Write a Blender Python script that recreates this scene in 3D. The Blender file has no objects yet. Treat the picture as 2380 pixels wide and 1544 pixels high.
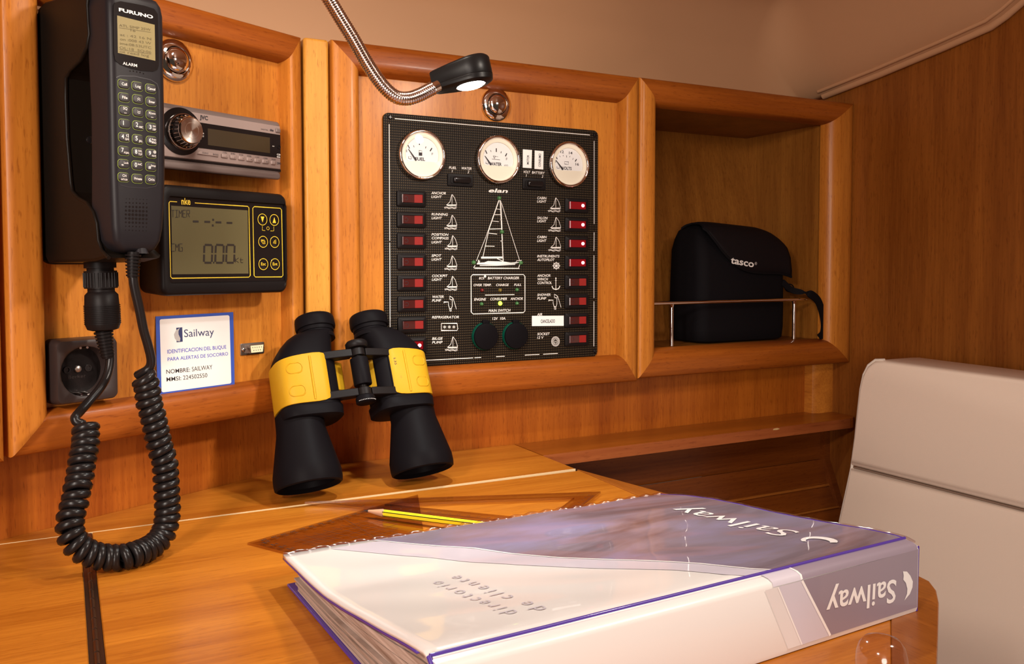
import bpy, math, random
from math import sin, cos, pi, radians, sqrt, atan2
from mathutils import Vector, Matrix
random.seed(7)
sc = bpy.context.scene
COL = sc.collection

# ------------------------------------------------------------------ camera
W_PX, H_PX, F_PX, PY0 = 2380.0, 1544.0, 1984.05, 698.8
YAW, PIT, ROL = 0.483619, 0.0414359, -0.000893
CAM = Vector((-0.175287, -0.948842, 0.238917))
_cy, _sy, _cp, _sp = cos(YAW), sin(YAW), cos(PIT), sin(PIT)
FW = Vector((_sy*_cp, _cy*_cp, -_sp)); _R = Vector((_cy, -_sy, 0)); _U = _R.cross(FW)
RT = cos(ROL)*_R + sin(ROL)*_U; UP = -sin(ROL)*_R + cos(ROL)*_U
cd = bpy.data.cameras.new('camera'); cam = bpy.data.objects.new('camera', cd); COL.objects.link(cam)
m = Matrix.Identity(4)
for i in range(3):
    m[i][0] = RT[i]; m[i][1] = UP[i]; m[i][2] = -FW[i]; m[i][3] = CAM[i]
cam.matrix_world = m
cd.sensor_width = 36; cd.sensor_fit = 'HORIZONTAL'; cd.lens = F_PX/W_PX*36
cd.shift_y = -(H_PX/2-PY0)/W_PX; cd.clip_start = 0.01
sc.camera = cam

# ------------------------------------------------------------------ view, world, lights
sc.view_settings.view_transform = 'Standard'; sc.view_settings.look = 'None'
sc.view_settings.gamma = 1; sc.view_settings.use_curve_mapping = False
sc.view_settings.exposure = 0.32
w = bpy.data.worlds.new('world'); sc.world = w; w.use_nodes = True
bg = w.node_tree.nodes['Background']; bg.inputs[0].default_value = (0.62, 0.46, 0.34, 1); bg.inputs[1].default_value = 0.07

def area(name, loc, target, size, power, col, shape='DISK', spread=pi):
    d = bpy.data.lights.new(name, 'AREA'); d.shape = shape; d.size = size; d.energy = power; d.color = col; d.spread = spread
    o = bpy.data.objects.new(name, d); COL.objects.link(o); o.location = loc
    o.rotation_euler = (Vector(target)-Vector(loc)).to_track_quat('-Z', 'Y').to_euler()
    return o
LAMP_W = 0.75
area('cabin_lamp_light', (0.50, -0.80, 0.60), (-0.05, -0.05, 0.06), 0.07, 1.45, (1.0, 0.88, 0.76), 'DISK', radians(100))
area('chart_table_lamp_light', (0.02, -0.31, 0.618), (0.02, -0.02, 0.10), 0.07, 0.42, (1.0, 0.89, 0.76), 'DISK', radians(115))
area('saloon_lamp_light', (-0.58, -0.95, 0.56), (0.10, -0.12, 0.08), 0.12, 1.9, (1.0, 0.88, 0.77), 'DISK', radians(105))
area('unseen_fill_light', (-1.1, -2.2, 0.35), (0.6, 0.0, 0.05), 0.8, 14.0, (1.0, 0.88, 0.80), 'DISK', radians(140))  # added soft fill out of view, lifts the seat and bulkhead

# ------------------------------------------------------------------ geometry helpers
LA = 0.4728; LO = Vector((0.0595, -0.0016, 0))
EU = Vector((cos(LA), sin(LA), 0)); EV = Vector((-sin(LA), cos(LA), 0))
def ray(x, y): return FW + RT*((x-1190)/F_PX) - UP*((y-PY0)/F_PX)
def RP(x, y, Y=0.0):
    d = ray(x, y); return CAM + d*((Y-CAM.y)/d.y)
def XP(x, y, X):
    d = ray(x, y); return CAM + d*((X-CAM.x)/d.x)
def DP(x, y, Z=0.0):
    d = ray(x, y); return CAM + d*((Z-CAM.z)/d.z)
def LP(x, y, v=0.0):
    d = ray(x, y); P = CAM + d*(((LO-CAM).dot(EV)+v)/d.dot(EV)); return ((P-LO).dot(EU), P.z)
def frame(o, ex, ey, ez):
    M = Matrix.Identity(4)
    for i in range(3):
        M[i][0] = ex[i]; M[i][1] = ey[i]; M[i][2] = ez[i]; M[i][3] = o[i]
    return M
ZUP = Vector((0, 0, 1))
def MR(x, z, c=0.0): return frame(Vector((x, -c, z)), Vector((1, 0, 0)), ZUP, Vector((0, -1, 0)))
def ML(u, z, c=0.0): return frame(LO+EU*u-EV*c+ZUP*z, EU, ZUP, -EV)

_font = {}
def glyphs(s, bold=0.0):
    k = (s, bold)
    if k not in _font:
        c = bpy.data.curves.new('lettering', 'FONT'); c.body = s; c.size = 1; c.resolution_u = 3; c.offset = bold
        c.dimensions = '2D'; c.fill_mode = 'BOTH'
        o = bpy.data.objects.new('lettering', c)
        me = bpy.data.meshes.new_from_object(o)
        _font[k] = ([v.co.copy() for v in me.vertices], [tuple(p.vertices) for p in me.polygons])
        bpy.data.objects.remove(o); bpy.data.meshes.remove(me); bpy.data.curves.remove(c)
    return _font[k]
def _bb(s, bold=0.0):
    v, f = glyphs(s, bold); return min(p.x for p in v), max(p.x for p in v), min(p.y for p in v), max(p.y for p in v)
CAPH = _bb('H')[3]

def rrect(w, h, r, n=5, cx=0, cy=0):
    P = []
    for (sx, sy, a0) in ((1, 1, 0), (-1, 1, pi/2), (-1, -1, pi), (1, -1, 1.5*pi)):
        for i in range(n+1):
            a = a0+i*pi/2/n; P.append((cx+sx*(w/2-r)+r*cos(a), cy+sy*(h/2-r)+r*sin(a)))
    return P
def dense(P, k=6):
    out = []
    for i in range(len(P)):
        a, b = P[i], P[(i+1) % len(P)]; L = math.hypot(b[0]-a[0], b[1]-a[1]); m = k if L > .01 else 1
        out += [(a[0]+(b[0]-a[0])*j/m, a[1]+(b[1]-a[1])*j/m) for j in range(m)]
    return out
def circ(r, n=24, cx=0, cy=0, ry=None): return [(cx+r*cos(2*pi*i/n), cy+(ry or r)*sin(2*pi*i/n)) for i in range(n)]

class MB:
    def __init__(s, M=None): s.v = []; s.f = []; s.m = []; s.M = M or Matrix.Identity(4); s.mats = []
    def mi(s, mat):
        if mat not in s.mats: s.mats.append(mat)
        return s.mats.index(mat)
    def add(s, vs, fs, mat, M=None):
        b = len(s.v); T = s.M @ M if M else s.M; k = s.mi(mat)
        s.v += [T @ Vector(p) for p in vs]
        s.f += [tuple(b+i for i in f) for f in fs]; s.m += [k]*len(fs); return s
    def box(s, x0, x1, y0, y1, z0, z1, mat, M=None):
        v = [(x, y, z) for x in (x0, x1) for y in (y0, y1) for z in (z0, z1)]
        return s.add(v, [(0, 1, 3, 2), (4, 6, 7, 5), (0, 4, 5, 1), (2, 3, 7, 6), (0, 2, 6, 4), (1, 5, 7, 3)], mat, M)
    def rings(s, rs, mat, caps=(True, True), closed=True, M=None):
        n = len(rs[0]); v = [p for r in rs for p in r]; f = []
        for i in range(len(rs)-1):
            for j in range(n if closed else n-1):
                a = i*n+j; b = i*n+(j+1) % n; f.append((a, b, b+n, a+n))
        if caps[0]: f.append(tuple(range(n-1, -1, -1)))
        if caps[1]: f.append(tuple((len(rs)-1)*n+j for j in range(n)))
        return s.add(v, f, mat, M)
    def prism(s, P, z0, z1, mat, ch=0.0, M=None, caps=(True, True)):
        # P counter-clockwise polygon; ch = chamfer of the z1 side
        rs = [[(x, y, z0) for x, y in P]]
        if ch:
            cx = sum(p[0] for p in P)/len(P); cy = sum(p[1] for p in P)/len(P)
            wx = max(p[0] for p in P)-min(p[0] for p in P); wy = max(p[1] for p in P)-min(p[1] for p in P)
            mx = (max(p[0] for p in P)+min(p[0] for p in P))/2; my = (max(p[1] for p in P)+min(p[1] for p in P))/2
            rs.append([(x, y, z1-ch) for x, y in P])
            for q in (0.3, 0.7, 1.0):
                k = ch*(1-cos(q*pi/2)); h = ch*sin(q*pi/2)
                rs.append([(mx+(x-mx)*(1-2*k/wx), my+(y-my)*(1-2*k/wy), z1-ch+h) for x, y in P])
        else: rs.append([(x, y, z1) for x, y in P])
        return s.rings(rs, mat, caps, True, M)
    def lathe(s, prof, mat, n=32, M=None, caps=(True, True), seg=None):
        rs = [[(max(r, 1e-6)*cos(2*pi*i/n), max(r, 1e-6)*sin(2*pi*i/n), z) for i in range(n)] for r, z in prof]
        return s.rings(rs, mat, caps, True, M)
    def tube(s, path, r, mat, n=10, caps=(True, True), M=None, flat=1.0, up=None):
        P = [Vector(p) for p in path]; rs = []; prev = None
        for i, p in enumerate(P):
            t = (P[min(i+1, len(P)-1)]-P[max(i-1, 0)]).normalized()
            if prev is None:
                a = Vector(up) if up else (Vector((0, 0, 1)) if abs(t.z) < .9 else Vector((1, 0, 0)))
            else: a = prev
            a = (a-t*a.dot(t)).normalized(); prev = a; b = t.cross(a)
            rr = r[i] if isinstance(r, (list, tuple)) else r
            rs.append([tuple(p+a*(rr*cos(2*pi*k/n))+b*(rr*flat*sin(2*pi*k/n))) for k in range(n)])
        return s.rings(rs, mat, caps, True, M)
    def sphere(s, c, r, mat, n=16, M=None, sc=(1, 1, 1)):
        rs = []
        for i in range(n//2+1):
            a = -pi/2+pi*i/(n//2)
            rs.append([(c[0]+sc[0]*r*max(cos(a), 1e-4)*cos(2*pi*k/n), c[1]+sc[1]*r*max(cos(a), 1e-4)*sin(2*pi*k/n), c[2]+sc[2]*r*sin(a)) for k in range(n)])
        return s.rings(rs, mat, (True, True), True, M)
    def ribbon(s, pts, w, z, mat, closed=False, M=None):
        P = [Vector((p[0], p[1])) for p in pts]; n = len(P); L = []; R = []
        for i in range(n):
            a = P[(i-1) % n] if (closed or i > 0) else P[i]; b = P[(i+1) % n] if (closed or i < n-1) else P[i]
            t = (b-a)
            t = t.normalized() if t.length > 1e-9 else Vector((1, 0)); nn = Vector((-t.y, t.x))
            k = 1.0
            if (closed or 0 < i < n-1):
                t1 = (P[i]-a).normalized(); k = 1/max(.5, abs(t1.dot(t)))
            L.append(P[i]+nn*(w/2*k)); R.append(P[i]-nn*(w/2*k))
        v = [(p.x, p.y, z) for p in L]+[(p.x, p.y, z) for p in R]
        f = [(i, n+i, n+(i+1) % n, (i+1) % n) for i in range(n if closed else n-1)]
        return s.add(v, f, mat, M)
    def poly(s, P, z, mat, M=None): return s.add([(x, y, z) for x, y in P], [tuple(range(len(P)))], mat, M)
    def text(s, t, p0, p1, h, z, mat, bold=0.0, ital=0.0, M=None, up=None):
        # baseline from p0 to p1 (2-D local), cap height h
        v, f = glyphs(t, bold); x0, x1, _, _ = _bb(t, bold)
        d = Vector((p1[0]-p0[0], p1[1]-p0[1])); L = d.length; d = d/L; u = Vector(up) if up else Vector((-d.y, d.x))
        vs = []; nar = t in ('1', 'I', 'l'); L0 = L; off = 0.0
        if nar: L = min(L, (x1-x0)/CAPH*h*1.0); off = (L0-L)/2
        for c in v:
            X = off+(c.x-x0)/(x1-x0)*L; Y = c.y/CAPH*h; X += ital*Y
            vs.append((p0[0]+d.x*X+u.x*Y, p0[1]+d.y*X+u.y*Y, z))
        return s.add(vs, f, mat, M)
    def build(s, name, parent=None, M=None, smooth=40, bevel=0.0, seg=2):
        me = bpy.data.meshes.new(name)
        me.from_pydata([tuple(p) for p in s.v], [], s.f)
        for mt in s.mats: me.materials.append(mt)
        me.polygons.foreach_set('material_index', s.m)
        me.update(); me.validate()
        if smooth:
            me.shade_smooth()
            try: me.set_sharp_from_angle(angle=radians(smooth))
            except Exception: pass
        o = bpy.data.objects.new(name, me); COL.objects.link(o)
        if parent is not None: o.parent = parent
        if M is not None: o.matrix_local = M
        if bevel:
            b = o.modifiers.new('bevel', 'BEVEL'); b.width = bevel; b.segments = seg; b.limit_method = 'ANGLE'; b.angle_limit = radians(35)
        return o
def tag(o, label=None, cat=None, group=None, kind=None):
    if label: o['label'] = label
    if cat: o['category'] = cat
    if group: o['group'] = group
    if kind: o['kind'] = kind
    return o
def empty(name, M, label, cat, group=None):
    o = bpy.data.objects.new(name, None); COL.objects.link(o); o.matrix_world = M; o.empty_display_size = .02
    return tag(o, label, cat, group)

# ------------------------------------------------------------------ materials
def mat(name, col, rough=.5, metal=0.0, coat=0.0, spec=.5, emit=None, es=0.0, trans=0.0, ior=1.45, bump=0.0, bscale=400, alpha=1.0):
    m = bpy.data.materials.new(name); m.use_nodes = True; n = m.node_tree.nodes; p = n['Principled BSDF']
    p.inputs['Base Color'].default_value = (*col, 1); p.inputs['Roughness'].default_value = rough; p.inputs['Metallic'].default_value = metal
    p.inputs['Coat Weight'].default_value = coat; p.inputs['Specular IOR Level'].default_value = spec; p.inputs['IOR'].default_value = ior
    p.inputs['Transmission Weight'].default_value = trans; p.inputs['Alpha'].default_value = alpha
    if emit: p.inputs['Emission Color'].default_value = (*emit, 1); p.inputs['Emission Strength'].default_value = es
    if bump:
        l = m.node_tree.links; tc = n.new('ShaderNodeTexCoord'); no = n.new('ShaderNodeTexNoise'); no.inputs['Scale'].default_value = bscale
        bp = n.new('ShaderNodeBump'); bp.inputs['Strength'].default_value = bump; bp.inputs['Distance'].default_value = .001
        l.new(tc.outputs['Object'], no.inputs['Vector']); l.new(no.outputs[0], bp.inputs['Height']); l.new(bp.outputs[0], p.inputs['Normal'])
    return m
def wood(name, light, dark, axis='Y', rough=.42, coat=.07, band=1.0, scl=1.0, pore=1.0, contrast=1.45):
    m = bpy.data.materials.new(name); m.use_nodes = True; N = m.node_tree.nodes; L = m.node_tree.links; p = N['Principled BSDF']
    tc = N.new('ShaderNodeTexCoord'); oi = N.new('ShaderNodeObjectInfo'); add = N.new('ShaderNodeVectorMath'); add.operation = 'ADD'
    mul = N.new('ShaderNodeVectorMath'); mul.operation = 'SCALE'; mul.inputs[0].default_value = (1.7, 2.3, 3.1)
    L.new(oi.outputs['Random'], mul.inputs['Scale']); L.new(tc.outputs['Object'], add.inputs[0]); L.new(mul.outputs[0], add.inputs[1])
    def st(along, across):
        mp = N.new('ShaderNodeMapping'); L.new(add.outputs[0], mp.inputs[0])
        s = [across*scl]*3; s['XYZ'.index(axis)] = along*scl; mp.inputs['Scale'].default_value = s; return mp
    def noise(mp, sc_=1.0, det=4, dist=0.0):
        no = N.new('ShaderNodeTexNoise'); no.inputs['Scale'].default_value = sc_; no.inputs['Detail'].default_value = det
        no.inputs['Distortion'].default_value = dist; L.new(mp.outputs[0], no.inputs['Vector']); return no
    n1 = noise(st(1.6, 30), 1.0, 3, .5)       # broad figure
    n2 = noise(st(14, 330), 1.0, 5, .2)       # fine streaks
    n3 = noise(st(2.0, 7), 1.0, 2)            # colour drift
    n4 = noise(st(85, 680), 1.0, 2)           # pores
    n5 = noise(st(75, 210), 1.0, 3, .4)            # small flecks
    cr = N.new('ShaderNodeValToRGB'); cr.color_ramp.elements[0].position = .5-.26/contrast; cr.color_ramp.elements[1].position = .5+.26/contrast
    cr.color_ramp.elements[0].color = (*dark, 1); cr.color_ramp.elements[1].color = (*light, 1)
    def math(op, a, b):
        x = N.new('ShaderNodeMath'); x.operation = op
        for i, q in enumerate((a, b)):
            if isinstance(q, (int, float)): x.inputs[i].default_value = q
            else: L.new(q, x.inputs[i])
        return x.outputs[0]
    s = math('ADD', math('MULTIPLY', n1.outputs[0], .44*band), math('MULTIPLY', n2.outputs[0], .30))
    s = math('ADD', s, math('MULTIPLY', n3.outputs[0], .28+.42*(1-band))); L.new(s, cr.inputs[0])
    pr = N.new('ShaderNodeValToRGB'); pr.color_ramp.elements[0].position = .30; pr.color_ramp.elements[1].position = .41
    pr.color_ramp.elements[0].color = (1-.26*pore, 1-.33*pore, 1-.38*pore, 1); pr.color_ramp.elements[1].color = (1, 1, 1, 1); L.new(n4.outputs[0], pr.inputs[0])
    fl = N.new('ShaderNodeValToRGB'); fl.color_ramp.elements[0].position = .18; fl.color_ramp.elements[1].position = .25
    fl.color_ramp.elements[0].color = (.45, .33, .25, 1); fl.color_ramp.elements[1].color = (1, 1, 1, 1); L.new(n5.outputs[0], fl.inputs[0])
    mx = N.new('ShaderNodeMix'); mx.data_type = 'RGBA'; mx.blend_type = 'MULTIPLY'; mx.inputs[0].default_value = 1
    L.new(cr.outputs[0], mx.inputs[6]); L.new(pr.outputs[0], mx.inputs[7])
    m2 = N.new('ShaderNodeMix'); m2.data_type = 'RGBA'; m2.blend_type = 'MULTIPLY'; m2.inputs[0].default_value = .45
    L.new(mx.outputs[2], m2.inputs[6]); L.new(fl.outputs[0], m2.inputs[7])
    L.new(m2.outputs[2], p.inputs['Base Color'])
    bp = N.new('ShaderNodeBump'); bp.inputs['Strength'].default_value = .10; bp.inputs['Distance'].default_value = .0004
    L.new(n4.outputs[0], bp.inputs['Height']); L.new(bp.outputs[0], p.inputs['Normal'])
    p.inputs['Roughness'].default_value = rough; p.inputs['Specular IOR Level'].default_value = .25; p.inputs['Coat Weight'].default_value = coat; p.inputs['Coat Roughness'].default_value = .18
    return m
WL, WD = (.68, .275, .066), (.40, .115, .019)
wood_panel = wood('varnished_teak_panel', (0.603, 0.222, 0.0281), (0.288, 0.074, 0.0061), 'Y')
wood_stile = wood('varnished_teak_stile', (0.570, 0.204, 0.0258), (0.288, 0.074, 0.0065), 'Y', band=.8)
wood_rail = wood('varnished_teak_rail', (0.368, 0.098, 0.0101), (0.178, 0.035, 0.0026), 'X')  # darker than the stiles: duller sheen of cross-running grain put into the colour
wood_post = wood('pale_teak_post', (.640, .300, .0480), (.430, .158, .0160), 'Y', band=.6)
wood_wall = wood('red_teak_veneer_upright', (0.470, 0.130, 0.0123), (0.226, 0.044, 0.0035), 'Z')
wood_bulk = wood('brown_teak_veneer_bulkhead', (0.302, 0.097, 0.0134), (0.137, 0.034, 0.0035), 'Z')
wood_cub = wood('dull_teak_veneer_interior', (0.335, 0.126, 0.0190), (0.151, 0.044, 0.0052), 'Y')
wood_desk = wood('honey_varnished_table', (0.620, 0.222, 0.0224), (0.316, 0.080, 0.0052), 'X', rough=.33, coat=.15, pore=.7)
wood_trim = wood('orange_hardwood_edge', (.40, .125, .0170), (.22, .060, .0070), 'Y', rough=.33, coat=.15)  # darkened: shade on the edge that slopes away is put into the colour
wood_shelf = wood('reddish_shelf_veneer', (0.386, 0.107, 0.0112), (0.192, 0.042, 0.0035), 'X', rough=.3, coat=.2)
wood_edge = wood('pinkish_edge_banding', (0.419, 0.124, 0.0337), (0.226, 0.047, 0.0095), 'X', rough=.5, coat=0, scl=.6)
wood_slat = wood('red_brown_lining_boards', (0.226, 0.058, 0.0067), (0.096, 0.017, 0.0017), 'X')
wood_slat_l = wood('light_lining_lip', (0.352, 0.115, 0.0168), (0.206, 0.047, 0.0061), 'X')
gap_dark = mat('dark_joint', (.03, .008, .003), .8)
chrome = mat('polished_chrome', (.82, .76, .72), .06, 1.0)
steel = mat('dull_steel', (.42, .36, .32), .35, 1.0)
blk = mat('satin_black_plastic', (.008, .006, .006), .45, spec=.16, bump=.05, bscale=2500)
blk_gloss = mat('glossy_black_plastic', (.010, .008, .008), .12)
blk_rub = mat('matt_black_rubber', (.006, .005, .006), .5, spec=.05)
char = mat('charcoal_handset_plastic', (.013, .011, .013), .42, spec=.2, bump=.04, bscale=3000)
char_d = mat('dark_cradle_plastic', (.008, .0055, .004), .42, spec=.16, bump=.05, bscale=2500)
white_ink = mat('white_ink', (.80, .76, .72), .6)
black_ink = mat('black_ink', (.02, .015, .02), .6)

class Wall:
    """local frame on the right ('R') or left ('L') cabinet plane; c = distance out of the wall"""
    def __init__(s, side, a0, b0, c0=0.0):
        s.side, s.a0, s.b0, s.c0 = side, a0, b0, c0
        s.M = MR(a0, b0, c0) if side == 'R' else ML(a0, b0, c0)
    def p(s, x, y, c=0.0):
        C_ = c+s.c0
        if s.side == 'R': P = RP(x, y, -C_); return (P.x-s.a0, P.z-s.b0)
        P = LP(x, y, -C_); return (P[0]-s.a0, P[1]-s.b0)
    def scale(s, x, y, c=0.0):
        a = s.p(x, y-10, c); b = s.p(x, y+10, c); return abs(a[1]-b[1])/20   # metres per pixel, vertical

# ------------------------------------------------------------------ setting
XB = 0.928                                             # bulkhead plane
YW = 0.051
cornL = LO+EV*YW                                       # lower wall polyline (left leg + right leg)
# intersection of the left leg with y = YW
tL = (YW-cornL.y)/EU.y; CX = cornL.x+EU.x*tL
PL = Vector((CX, YW, 0))+EU*(-1.1)
# only the strip below the cupboards is panelled; thickness behind it
for nm_, A, B in (('wall_left', (PL.x, PL.y), (CX, YW)), ('wall_back', (CX, YW), (XB, YW))):
    ow = MB(); A = Vector((A[0], A[1], 0)); B = Vector((B[0], B[1], 0)); d = (B-A).normalized(); n = Vector((-d.y, d.x, 0))
    v = []
    for z in (-.05, .104):
        v += [tuple(A+ZUP*z), tuple(B+ZUP*z), tuple(B+n*.012+ZUP*z), tuple(A+n*.012+ZUP*z)]
    ow.add(v, [(0, 1, 5, 4), (1, 2, 6, 5), (2, 3, 7, 6), (3, 0, 4, 7), (4, 5, 6, 7), (3, 2, 1, 0)], wood_wall)
    tag(ow.build(nm_), kind='structure', label='red-brown teak strip of wall between the cupboards and the chart table')

# bulkhead on the right
bw = MB(); bw.box(XB, XB+.02, -1.6, .35, -1.0, .85, wood_bulk)
tag(bw.build('wall_right'), kind='structure', label='plain brown teak bulkhead on the right')
fl = MB(); fl.box(-1.6, XB, -2.6, .4, -1.0, -.98, wood_shelf)
tag(fl.build('floor'), kind='structure')
# outboard lining below the shelf: stepped boards running along the hull
prof = [(.058, .0), (.050, -.030), (.0425, -.078)]
steps = [(.0425, -.079), (.029, -.120), (.008, -.152), (-.020, -.186), (-.055, -.226), (-.10, -.27), (-.16, -.33)]
hl = MB(); x0, x1 = .33, XB
hl.box(x0, x1, .0445, .06, -.079, -.001, wood_slat)
for (ya, za), (yb, zb) in zip(steps[:-1], steps[1:]):
    d = Vector((0, yb-ya, zb-za)); n = Vector((0, d.z, -d.y)).normalized()
    if n.y > 0: n = -n
    A = Vector((0, ya, za)); B = Vector((0, yb, zb)); q = [A+n*.0035, A+d*.93+n*.0005, A+d*.93-n*.012, A-n*.012]
    hl.rings([[(x0, p.y, p.z) for p in q], [(x1, p.y, p.z) for p in q]], wood_slat)
    q = [A+d*.92+n*.005, B+n*.006, B-n*.01, A+d*.92-n*.01]
    hl.rings([[(x0, p.y, p.z) for p in q], [(x1, p.y, p.z) for p in q]], wood_slat_l if 1 else wood_slat)
    hl.box(x0, x1, yb-.0, yb+.03, zb-.006, zb-.001, wood_slat)
tag(hl.build('wall_outboard'), kind='structure', label='dark lining boards stepping down under the shelf')
# dark trim piece running down the bulkhead beside the lining
tr = MB(); tr.rings([[(XB-.012, y, z), (XB, y, z), (XB, y+.05, z), (XB-.012, y+.05, z)] for y, z in ((.036, -.017), (.034, -.079), (.002, -.152), (-.07, -.226), (-.18, -.33))], wood_slat)
tag(tr.build('trim_1'), kind='structure')

# ceiling: moulded headliner, upright above the cupboards, coved into the deckhead, lip along the bulkhead
headliner = mat('beige_moulded_headliner', (.50, .270, .140), .5, spec=.25)
EDGE = [(-1.4, .665), (-.9, .640), (-.42, .612), (-.32, .600), (-.2685, .5717), (-.249, .5602), (-.2288, .5512), (-.1602, .5391), (-.0538, .5226), (.0531, .5086), (.12, .499)]
def lerp(T, x):
    if x <= T[0][0]: return T[0][1]
    for (a, b_), (c, d) in zip(T[:-1], T[1:]):
        if x <= c: return b_+(d-b_)*(x-a)/(c-a)
    return T[-1][1]
ZC = .655
def wall_y(x):                                          # where the upright part of the liner stands
    yl = YW+.045
    return yl
def cz(x, s, y):
    # s: distance from the upright strip, height of deckhead
    z = ZC+.02*min(1, max(0, s)/.5)
    r = .085
    if s < r: z = z-.085*(1-s/r)**2.4
    dx = XB-x
    e = lerp(EDGE, y)+.006
    if dx < .13:
        k = dx/.13; kk = k*k*(3-2*k)
        z = min(z, e+(z-e)*kk+.004*sin(pi*k))
    return z
cl = MB()
xs = [-1.5, -1.0, -.6, -.3, 0, .2, .35, .5, .62, .7, .76]+[XB-.13+.13*i/12 for i in range(13)]
ss = [0]+[.085*i/10 for i in range(1, 11)]+[.11, .15, .2, .26, .3, .34, .4, .5, .7, 1.0, 1.5, 2.2]
def leg_pt(x, s):                                       # plan follows the two wall legs
    y = YW+.045
    if x < CX: y = YW+.045+(x-CX)*EU.y/EU.x*.55
    return y-s
rows = []
for s in ss:
    rows.append([(x, leg_pt(x, s), cz(x, s, leg_pt(x, s))) for x in xs])
base = [(x, leg_pt(x, 0)+.006+.12*(x > .5), .466) for x in xs]
mid = [(x, leg_pt(x, 0)+.002, .50) for x in xs]
cl.rings([base, mid]+rows, headliner, (False, False), False)
o = cl.build('ceiling', smooth=60)
md = o.modifiers.new('thick', 'SOLIDIFY'); md.thickness = .004; md.offset = 1
tag(o, kind='structure', label='beige moulded headliner coved above the cupboards')
lip = MB(); pth = [(XB-.006, y, z+.004) for y, z in EDGE[:-1]]
lip.tube(pth, .0055, headliner, 10)
lip.tube([(p[0]-.012, p[1], p[2]+.006) for p in pth], .003, headliner, 8)
tag(lip.build('trim_2', smooth=80), kind='structure', label='rolled lip of the headliner against the bulkhead')

# ------------------------------------------------------------------ cupboards
PROF = [(0, -.020), (0, .0005), (.02, .0024), (.05, .0034), (.25, .0046), (.6, .0050), (.75, .0044), (.85, .0026), (.93, -.0012), (.98, -.0060), (1, -.0125)]
def members(par, O, I, prof, names=True, back=-.014):
    # O, I = (x0, z0, x1, z1) outer and inner rectangles in local coordinates
    oc = [(O[0], O[1]), (O[2], O[1]), (O[2], O[3]), (O[0], O[3])]; ic = [(I[0], I[1]), (I[2], I[1]), (I[2], I[3]), (I[0], I[3])]
    nm = ['frame_rail', 'frame_stile', 'frame_rail', 'frame_stile']
    for k in range(4):
        a, b_ = k, (k+1) % 4; bb = MB(); rs = []
        for q in (a, b_):
            ring = [(oc[q][0]+(ic[q][0]-oc[q][0])*t, oc[q][1]+(ic[q][1]-oc[q][1])*t, c) for t, c in prof]
            ring.append((ic[q][0], ic[q][1], -.020))
            rs.append(ring)
        bb.rings(rs[::-1] if 0 else rs, wood_rail if k % 2 == 0 else wood_stile)
        o = bb.build(nm[k], par, smooth=50)
        # recalc normals outward
        fixn(o)
def fixn(o):
    import bmesh
    bm = bmesh.new(); bm.from_mesh(o.data); bmesh.ops.recalc_face_normals(bm, faces=bm.faces); bm.to_mesh(o.data); bm.free()
def latch(W, parent, cx, cy, r=.0205, rb=.0125):
    M = Matrix.Translation((cx, cy, 0))
    f = MB(); f.lathe([(r, -.012), (r, -.0105), (r*.97, -.0085), (r*.80, -.0062), (rb*1.10, -.0052), (rb*1.04, -.0062), (rb*1.0, -.010)], chrome, 40, M)
    a = f.build('latch_rosette', parent, smooth=60); a['label'] = 'polished chrome ring'
    g = MB(); g.lathe([(rb*.97, -.011), (rb*.97, -.0055), (rb*.9, -.0040), (rb*.6, -.0022), (rb*.3, -.0014), (0, -.0012)], chrome, 36, M)
    g.build('latch_button', a, smooth=60)['label'] = 'domed chrome push button'

def door(side, O, I, label, lpx=None):
    W = Wall(side, (O[0]+O[2])/2, O[1]); lo = lambda R: (R[0]-W.a0, R[1]-W.b0, R[2]-W.a0, R[3]-W.b0)
    e = empty('cupboard_door', W.M, label, 'cupboard door', 'framed cupboard doors over the chart table')
    members(e, lo(O), lo(I), PROF)
    i = lo(I); p = MB(); p.box(i[0]-.006, i[2]+.006, i[1]-.006, i[3]+.006, -.019, -.012, wood_panel); p.build('door_panel', e)
    if lpx:
        c = W.p(lpx[0], lpx[1], -.008); latch(W, e, c[0], c[1], .0205, .0125)
    return e
IR = (.1275, .1165, RP(1433, 229, .012).x, RP(1435, 229, .012).z-.0008)
door('R', (.0945, .0805, .5140, .4910), (.1290, .1170, IR[2], .4570), 'teak-framed cupboard door that carries the black switch panel', (1155, 243))
door('L', (-.3106, .0815, -.001, .4885), (-.2775, .1165, -.0205, .4585), 'teak-framed cupboard door that carries the radio handset, stereo and notice', (409, 140))
# neighbouring door edge at far left, and the post between the two doors
W = Wall('L', -.3600, .0790)
e = empty('cupboard_door', W.M, 'edge of another teak cupboard door at the far left of the wall', 'cupboard door', 'framed cupboard doors over the chart table')
members(e, (-.16, 0, .0440, .411), (-.12, .035, .012, .376), PROF)
p = MB(); p.box(-.125, .015, .03, .38, -.019, -.012, wood_panel); p.build('door_panel', e)
W = Wall('R', .0772, .0805)
p = MB(); p.box(-.0140, .0140, 0, .4092, -.022, .0035, wood_post)
tag(p.build('trim_3', M=W.M, bevel=.003), kind='structure', label='pale yellow teak post between the two cupboard doors')
# carcass behind the doors, dark joints
for side, x0, x1 in (('R', .062, .516), ('L', -.52, .02)):
    g = MB(MR(0, 0) if side == 'R' else ML(0, 0)); g.box(x0, x1, .096, .486, -.044, -.0215, gap_dark)
    tag(g.build('wall_cupboard_backing'), kind='structure')

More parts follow.
